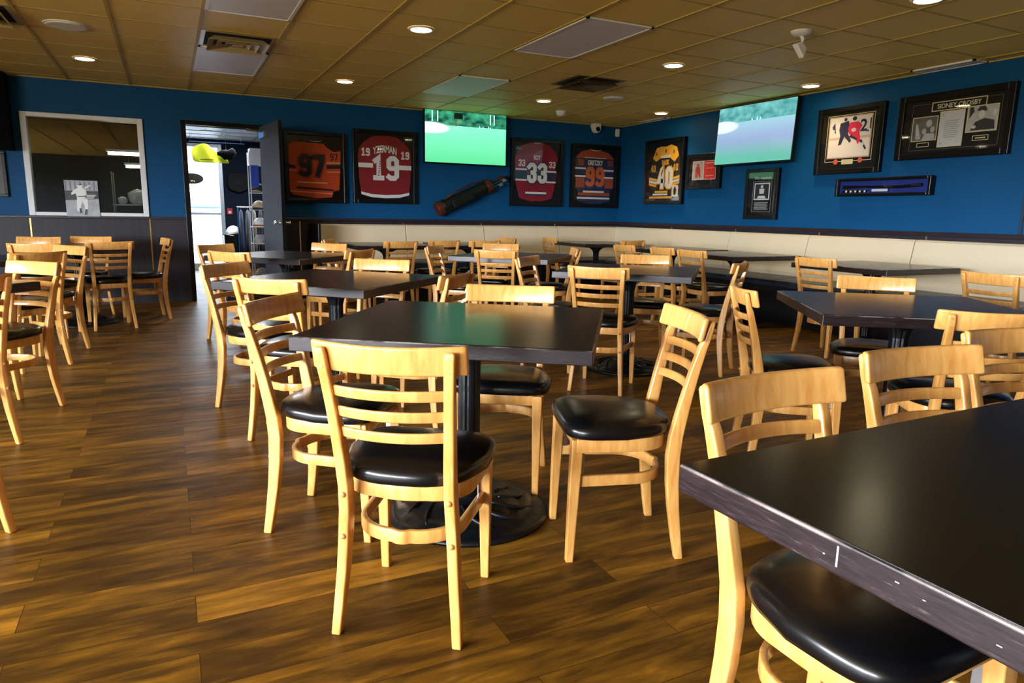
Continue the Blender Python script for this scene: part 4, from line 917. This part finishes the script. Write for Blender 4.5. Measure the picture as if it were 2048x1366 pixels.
TB = [
 (.99, 2.36, -35.3, 'dark square pedestal table in the centre, worn edge facing the camera'),
 (.87, 4.15, -45, 'dark diamond-turned table behind and left of the centre table'),
 (.93, 6.46, -45, 'dark diamond-turned table in front of the open grey door'),
 (2.99, 6.04, -45, 'dark diamond-turned table in the middle distance under the back wall television'),
 (3.10, 4.28, -44, 'dark diamond-turned table right of centre with a chair back in front of its left corner'),
 (3.14, 2.12, -36, 'large looking dark table at right with a brown lit corner pointing left'),
 (5.65, 4.14, 0, 'dark table at the right wall bench under the long display case'),
 (5.64, 5.83, 0, 'dark table at the right wall bench under the small upright frame'),
 (5.62, 8.62, 0, 'dark table in the corner where the two benches meet'),
 (5.70, 7.00, 0, 'dark table at the right wall bench, next to the corner table, mostly behind chairs'),
 (2.40, 8.40, 0, 'dark table at the back bench nearest the open door'),
 (3.52, 8.40, 0, 'dark table at the back bench under the golf bag'),
 (-1.31, 4.36, 45, 'dark table at the left edge with only its right corner showing'),
 (-1.48, 6.36, 45, 'dark table at the left edge behind the nearer one, crossed by chair backs'),
 (-.83, 8.01, 0, 'dark table by the charcoal panelling under the interior window'),
]
proto = None
for k, (x, y, a, lb) in enumerate(TB):
    a = math.radians(a)
    if proto is None:
        proto = make_table(.965, .965, lb); proto.location = (x, y, 0); proto.rotation_euler = (0, 0, a)
    else: t_ = dup(proto, (x, y, 0), a, lb)
tf = make_table(1.22, .92, 'big black table filling the lower right corner, scuffed edge towards the camera')
tf.location = (.733+.61, .850-.46, 0); tf.rotation_euler = (0, 0, math.radians(1.2))
# pale knocks and scratches on the near table's scuffed edge
random.seed(9)
bm = bmesh.new()
for k in range(9):
    yy = random.uniform(-.44, .44); zz = random.uniform(.718, .75); hh = random.uniform(.0008, .002); ll = random.uniform(.002, .006)
    box(bm, -.6106, yy, zz, -.609, yy+ll, min(zz+hh, .756))
box(bm, -.6106, .16, .724, -.609, .1625, .752)
sc_ = tag(obj('edge_scratches', bm, basic('bare_scratch', (.55, .50, .48), .6), [c for c in tf.children if c.name.startswith('tabletop')][0]), kind='stuff')

# ------------------------------------------------------------------ chairs
def interp(pts, z):
    for (a, b) in zip(pts, pts[1:]):
        if a[0] <= z <= b[0]:
            t = (z-a[0])/(b[0]-a[0]); return [a[i]+(b[i]-a[i])*t for i in range(len(a))]
    return list(pts[-1])
# z, half spacing x, y, depth, width
POST = [(0, .172, -.190, .030, .026), (.08, .166, -.178, .034, .028), (.18, .158, -.166, .040, .029), (.27, .153, -.159, .044, .030), (.36, .148, -.158, .047, .030), (.43, .146, -.165, .046, .030),
        (.50, .148, -.178, .042, .030), (.58, .152, -.194, .037, .029), (.66, .156, -.212, .033, .028), (.74, .161, -.233, .028, .028), (.765, .163, -.243, .022, .028), (.80, .165, -.251, .020, .028), (.816, .167, -.255, .017, .027), (.825, .1675, -.257, .010, .022)]
def make_chair(label, fine=True):
    t_ = thing('dining_chair', label, 'chair')
    for s in (-1, 1):
        bm = bmesh.new(); secs = []
        for (z, x, y, d, w2) in POST:
            xs = s*x
            secs.append([(xs-w2/2, y-d/2, z), (xs+w2/2, y-d/2, z), (xs+w2/2, y+d/2, z), (xs-w2/2, y+d/2, z)])
        sweep(bm, secs); leg = obj('rear_leg', bm, M_WOOD, t_, bevel=.006, bseg=3, smooth=True)
        if fine:
            for zc in (.408, .285):
                q = interp(POST, zc); bm = bmesh.new(); xs = s*q[1]; yb = q[2]-q[3]/2
                tube(bm, [(xs, yb+.002, zc), (xs, yb-.002, zc), (xs, yb-.005, zc), (xs, yb-.0065, zc)], [.0085, .0085, .006, .002], 10)
                obj('bolt_cap', bm, M_DOWEL, leg, smooth=True)
            for zc in (.775, .808):
                q = interp(POST, zc); bm = bmesh.new(); xs = s*q[1]; yb = q[2]-q[3]/2
                tube(bm, [(xs, yb+.002, zc), (xs, yb-.0006, zc)], .0055, 10); obj('dowel_end', bm, M_DOWEL, leg)
        bm = bmesh.new(); secs = []
        for (z, x, y, wd) in ((0, .167, .19, .026), (.20, .167, .184, .033), (.434, .166, .176, .040)):
            xs = s*x; secs.append([(xs-wd/2, y-wd/2, z), (xs+wd/2, y-wd/2, z), (xs+wd/2, y+wd/2, z), (xs-wd/2, y+wd/2, z)])
        sweep(bm, secs); obj('front_leg', bm, M_WOOD, t_, bevel=.004)
    # curved strip between two x ends: bows backwards
    def strip(nm, xe, z0, z1, y0, bow, th_, dip=0, n=14, hollow=0):
        bm = bmesh.new(); secs = []
        for i in range(n+1):
            u = -1+2*i/n; x = xe*u; yy = y0-bow*(1-u*u); zt = z1-dip*(1-u*u); zb = z0-hollow*(1-u*u)
            lean = (z1-z0)*.22
            secs.append([(x, yy-th_/2, zb), (x, yy+th_/2, zb), (x, yy+th_/2-lean, zt), (x, yy-th_/2-lean, zt)])
        sweep(bm, secs); return obj(nm, bm, M_WOOD, t_, bevel=min(.008, th_*.4), bseg=3, smooth=True)
    strip('top_rail', .203, .760, .838, -.207, .038, .020, .005, hollow=.003)
    for z in (.692, .634, .575):
        q = interp(POST, z+.012); strip('slat', q[1]-.008, z, z+.030, q[2]+.006, .034, .012, hollow=0)
    # bent seat frame and stretcher
    def ring(nm, hx, yf, yr, rad, z0, z1, th_, closed):
        pts = [(-hx+.0, yf)]
        n = 8
        for i in range(n+1):
            q = PI + (PI/2)*i/n; pts.append((-hx+.012+rad+rad*math.cos(q), yr+rad+rad*math.sin(q)))
        for i in range(1, 6):
            u = -1+2*i/6; pts.append(((hx-.012-rad)*u, yr-.010*(1-u*u)))
        for i in range(n+1):
            q = 3*PI/2+(PI/2)*i/n; pts.append((hx-.012-rad+rad*math.cos(q), yr+rad+rad*math.sin(q)))
        pts.append((hx, yf))
        bm = bmesh.new(); m_ = len(pts); secs = []
        for i, p_ in enumerate(pts):
            a = Vector(pts[i-1 if (i or closed) else 0]); b = Vector(pts[(i+1) % m_ if (i < m_-1 or closed) else i]); d = (b-a).normalized(); nn = Vector((-d.y, d.x))
            secs.append([(p_[0]-nn.x*th_/2, p_[1]-nn.y*th_/2, z0), (p_[0]+nn.x*th_/2, p_[1]+nn.y*th_/2, z0), (p_[0]+nn.x*th_/2, p_[1]+nn.y*th_/2, z1), (p_[0]-nn.x*th_/2, p_[1]-nn.y*th_/2, z1)])
        rings = sweep(bm, secs, cap=not closed)
        if closed:
            a, b = rings[-1], rings[0]
            for i in range(4): bm.faces.new((a[i], a[(i+1) % 4], b[(i+1) % 4], b[i]))
        return obj(nm, bm, M_WOOD, t_, bevel=.003, smooth=True)
    ring('seat_frame', .186, .172, -.135, .105, .390, .436, .018, True)
    ring('stretcher', .160, .172, -.140, .125, .264, .302, .016, False)
    if fine:
        for s in (-1, 1):
            bm = bmesh.new(); box(bm, s*.150-.0015, .145, .30, s*.150+.0015, .165, .392); box(bm, s*.150-.001, .12, .388, s*.150+.001, .165, .391); obj('bracket', bm, M_BRACKET, t_)
    # cushion: rounded outline, domed
    N_ = 40; out = []
    for i in range(N_):
        q = 2*PI*i/N_; c, s = math.cos(q), math.sin(q); e = .42
        x = math.copysign(abs(c)**e, c); y = math.copysign(abs(s)**e, s)
        wx = .212 if y > 0 else .212-.03*abs(y)
        if y < 0:
            e2 = .72; x = math.copysign(abs(c)**e2, c); y = math.copysign(abs(s)**e2, s)
        out.append((x*wx, .018+y*.192 if y < 0 else .018+y*.198))
    bm = bmesh.new(); rings = []
    for (k, z) in ((.93, .437), (.985, .439), (1.0, .449), (1.0, .462), (.98, .474), (.91, .484), (.74, .492), (.45, .497), (.18, .499)):
        rings.append([bm.verts.new((x*k, .02+(y-.02)*k, z)) for x, y in out])
    for a, b in zip(rings, rings[1:]):
        for i in range(N_): bm.faces.new((a[i], a[(i+1) % N_], b[(i+1) % N_], b[i]))
    bm.faces.new(rings[0][::-1]); bm.faces.new(rings[-1])
    obj('seat', bm, M_VINYL, t_, smooth=True)
    return t_
# x, y, facing angle of the chair's own x axis, label
CH = [
 (.60, 1.82, -36, 'pale ladderback chair in the centre foreground with its back to the camera'),
 (.51, 2.51, -126, 'ladderback chair on the left side of the centre table, facing right'),
 (.56, 3.61, -42, 'ladderback chair seen from behind directly above the left side chair of the centre table'),
 (.45, 4.28, -134, 'chair at the aisle side of the table behind the centre one, glossy amber top rail'),
 (.51, 6.62, -141, 'amber backed chair at far left of the table before the open door'),
 (.56, 5.80, -48, 'pale chair with its back to the camera at the table before the open door'),
 (1.14, 4.42, 141, 'bright chair facing the camera behind the second table'),
 (1.21, 3.62, 45, 'chair turned away with strongly curved amber rail, right of the second table'),
 (1.25, 2.61, 147, 'pale chair facing the camera directly behind the centre table'),
 (1.38, 1.94, 70, 'chair right of the centre table facing left with its whole black seat showing'),
 (2.59, 3.84, -47, 'pale chair seen from behind, right behind the right corner of the centre table'),
 (2.60, 4.53, -140, 'small sideways chair between the middle distance table and the right of centre table'),
 (3.43, 4.53, 144, 'pale chair facing the camera behind the right of centre table'),
 (3.61, 4.00, 34, 'edge-on chair at the right corner of the right of centre table, facing left'),
 (2.62, 2.31, -122, 'edge-on chair facing right at the left corner of the large right hand table'),
 (1.12, .78, -178, 'near orange lit chair facing the camera at the left corner of the foreground table'),
 (1.69, .86, 174, 'orange lit chair facing the camera behind the foreground table, second from its left corner'),
 (2.27, .96, 170, 'amber chair cut by the right edge, facing the camera, lower of the two there'),
 (2.83, 1.64, -35, 'chair with its back to the camera at the large right hand table'),
 (3.45, 2.48, 130, 'tan chair facing the camera behind the large right hand table'),
 (4.96, 2.61, -92, 'chair seen from behind against the cream bench at the right edge'),
 (5.10, 4.12, -88, 'chair with visible slats at the bench table under the display case'),
 (4.84, 5.37, -88, 'chair at the left end of the bench table under the small upright frame'),
 (4.88, 5.86, -93, 'chair just left of that bench table chair, its rail half hidden behind'),
 (4.80, 6.43, -93, 'small turned chair just in front of the back right corner'),
 (5.50, 7.80, 4, 'amber brown small chair with its back to the camera before the corner table'),
 (5.03, 8.57, -93, 'tiny turned chair at the left end of the corner table'),
 (3.85, 8.40, 97, 'tiny pale chair facing left against the back bench'),
 (3.35, 7.76, 0, 'small amber railed chair, back to camera, at the bench table under the golf bag'),
 (3.06, 6.62, 139, 'pale chair facing the camera behind the middle distance table'),
 (2.73, 5.78, -36, 'chair with three slats showing, back to camera, before the middle distance table'),
 (3.31, 5.86, 67, 'edge-on chair at the right corner of the middle distance table'),
 (2.83, 7.79, 5, 'small chair with amber rail before the back bench, right of the table nearest the door'),
 (2.47, 6.22, -132, 'sideways chair at the left corner of the middle distance table'),
 (2.26, 7.62, 5, 'small chair with amber rail before the bench table nearest the open door'),
 (1.25, 6.80, 134, 'pale chair facing the camera behind the table before the open door'),
 (1.28, 5.98, 42, 'chair turned away with curved amber rail behind the second table'),
 (1.81, 7.85, -117, 'tiny sideways chair at the left end of the back bench'),
 (-.88, 4.65, 135, 'white lit chair facing left in front at the left group'),
 (-.97, 5.93, 41, 'amber railed chair with its back to the camera behind the white lit left chair'),
 (-.91, 6.55, 129, 'chair facing left with bright white slats at the left group'),
 (-1.00, 7.30, -10, 'chair seen from behind with a plain amber rail at the far left'),
 (-1.25, 8.32, 168, 'chair facing the camera at the far left under the interior window'),
 (-.81, 8.44, 165, 'chair facing the camera below the baseball print'),
 (-.55, 7.66, 12, 'chair with its back to the camera by the panelling, all slats showing'),
 (-.26, 8.14, 101, 'side view chair facing left nearest the doorway'),
 (-.98, 3.99, 42, 'dark amber chair cut by the left edge, its leg reaching down the aisle'),
]
pf = None
for k, (x, y, a, lb) in enumerate(CH):
    a = math.radians(a)
    if pf is None:
        pf = make_chair(lb); pf.location = (x, y, 0); pf.rotation_euler = (0, 0, a); pf['group'] = 'ladderback dining chairs'
    else: dup(pf, (x, y, 0), a, lb, 'ladderback dining chairs')
ang_ = math.radians(42); c, s = math.cos(ang_), math.sin(ang_)
fx, fy = -.579, 2.855                       # the foot of the chair mostly outside the left edge
dup(pf, (fx-(.172*c+.19*s), fy-(.172*s-.19*c), 0), ang_, 'chair outside the left edge of which only one foot shows at lower left', 'ladderback dining chairs')
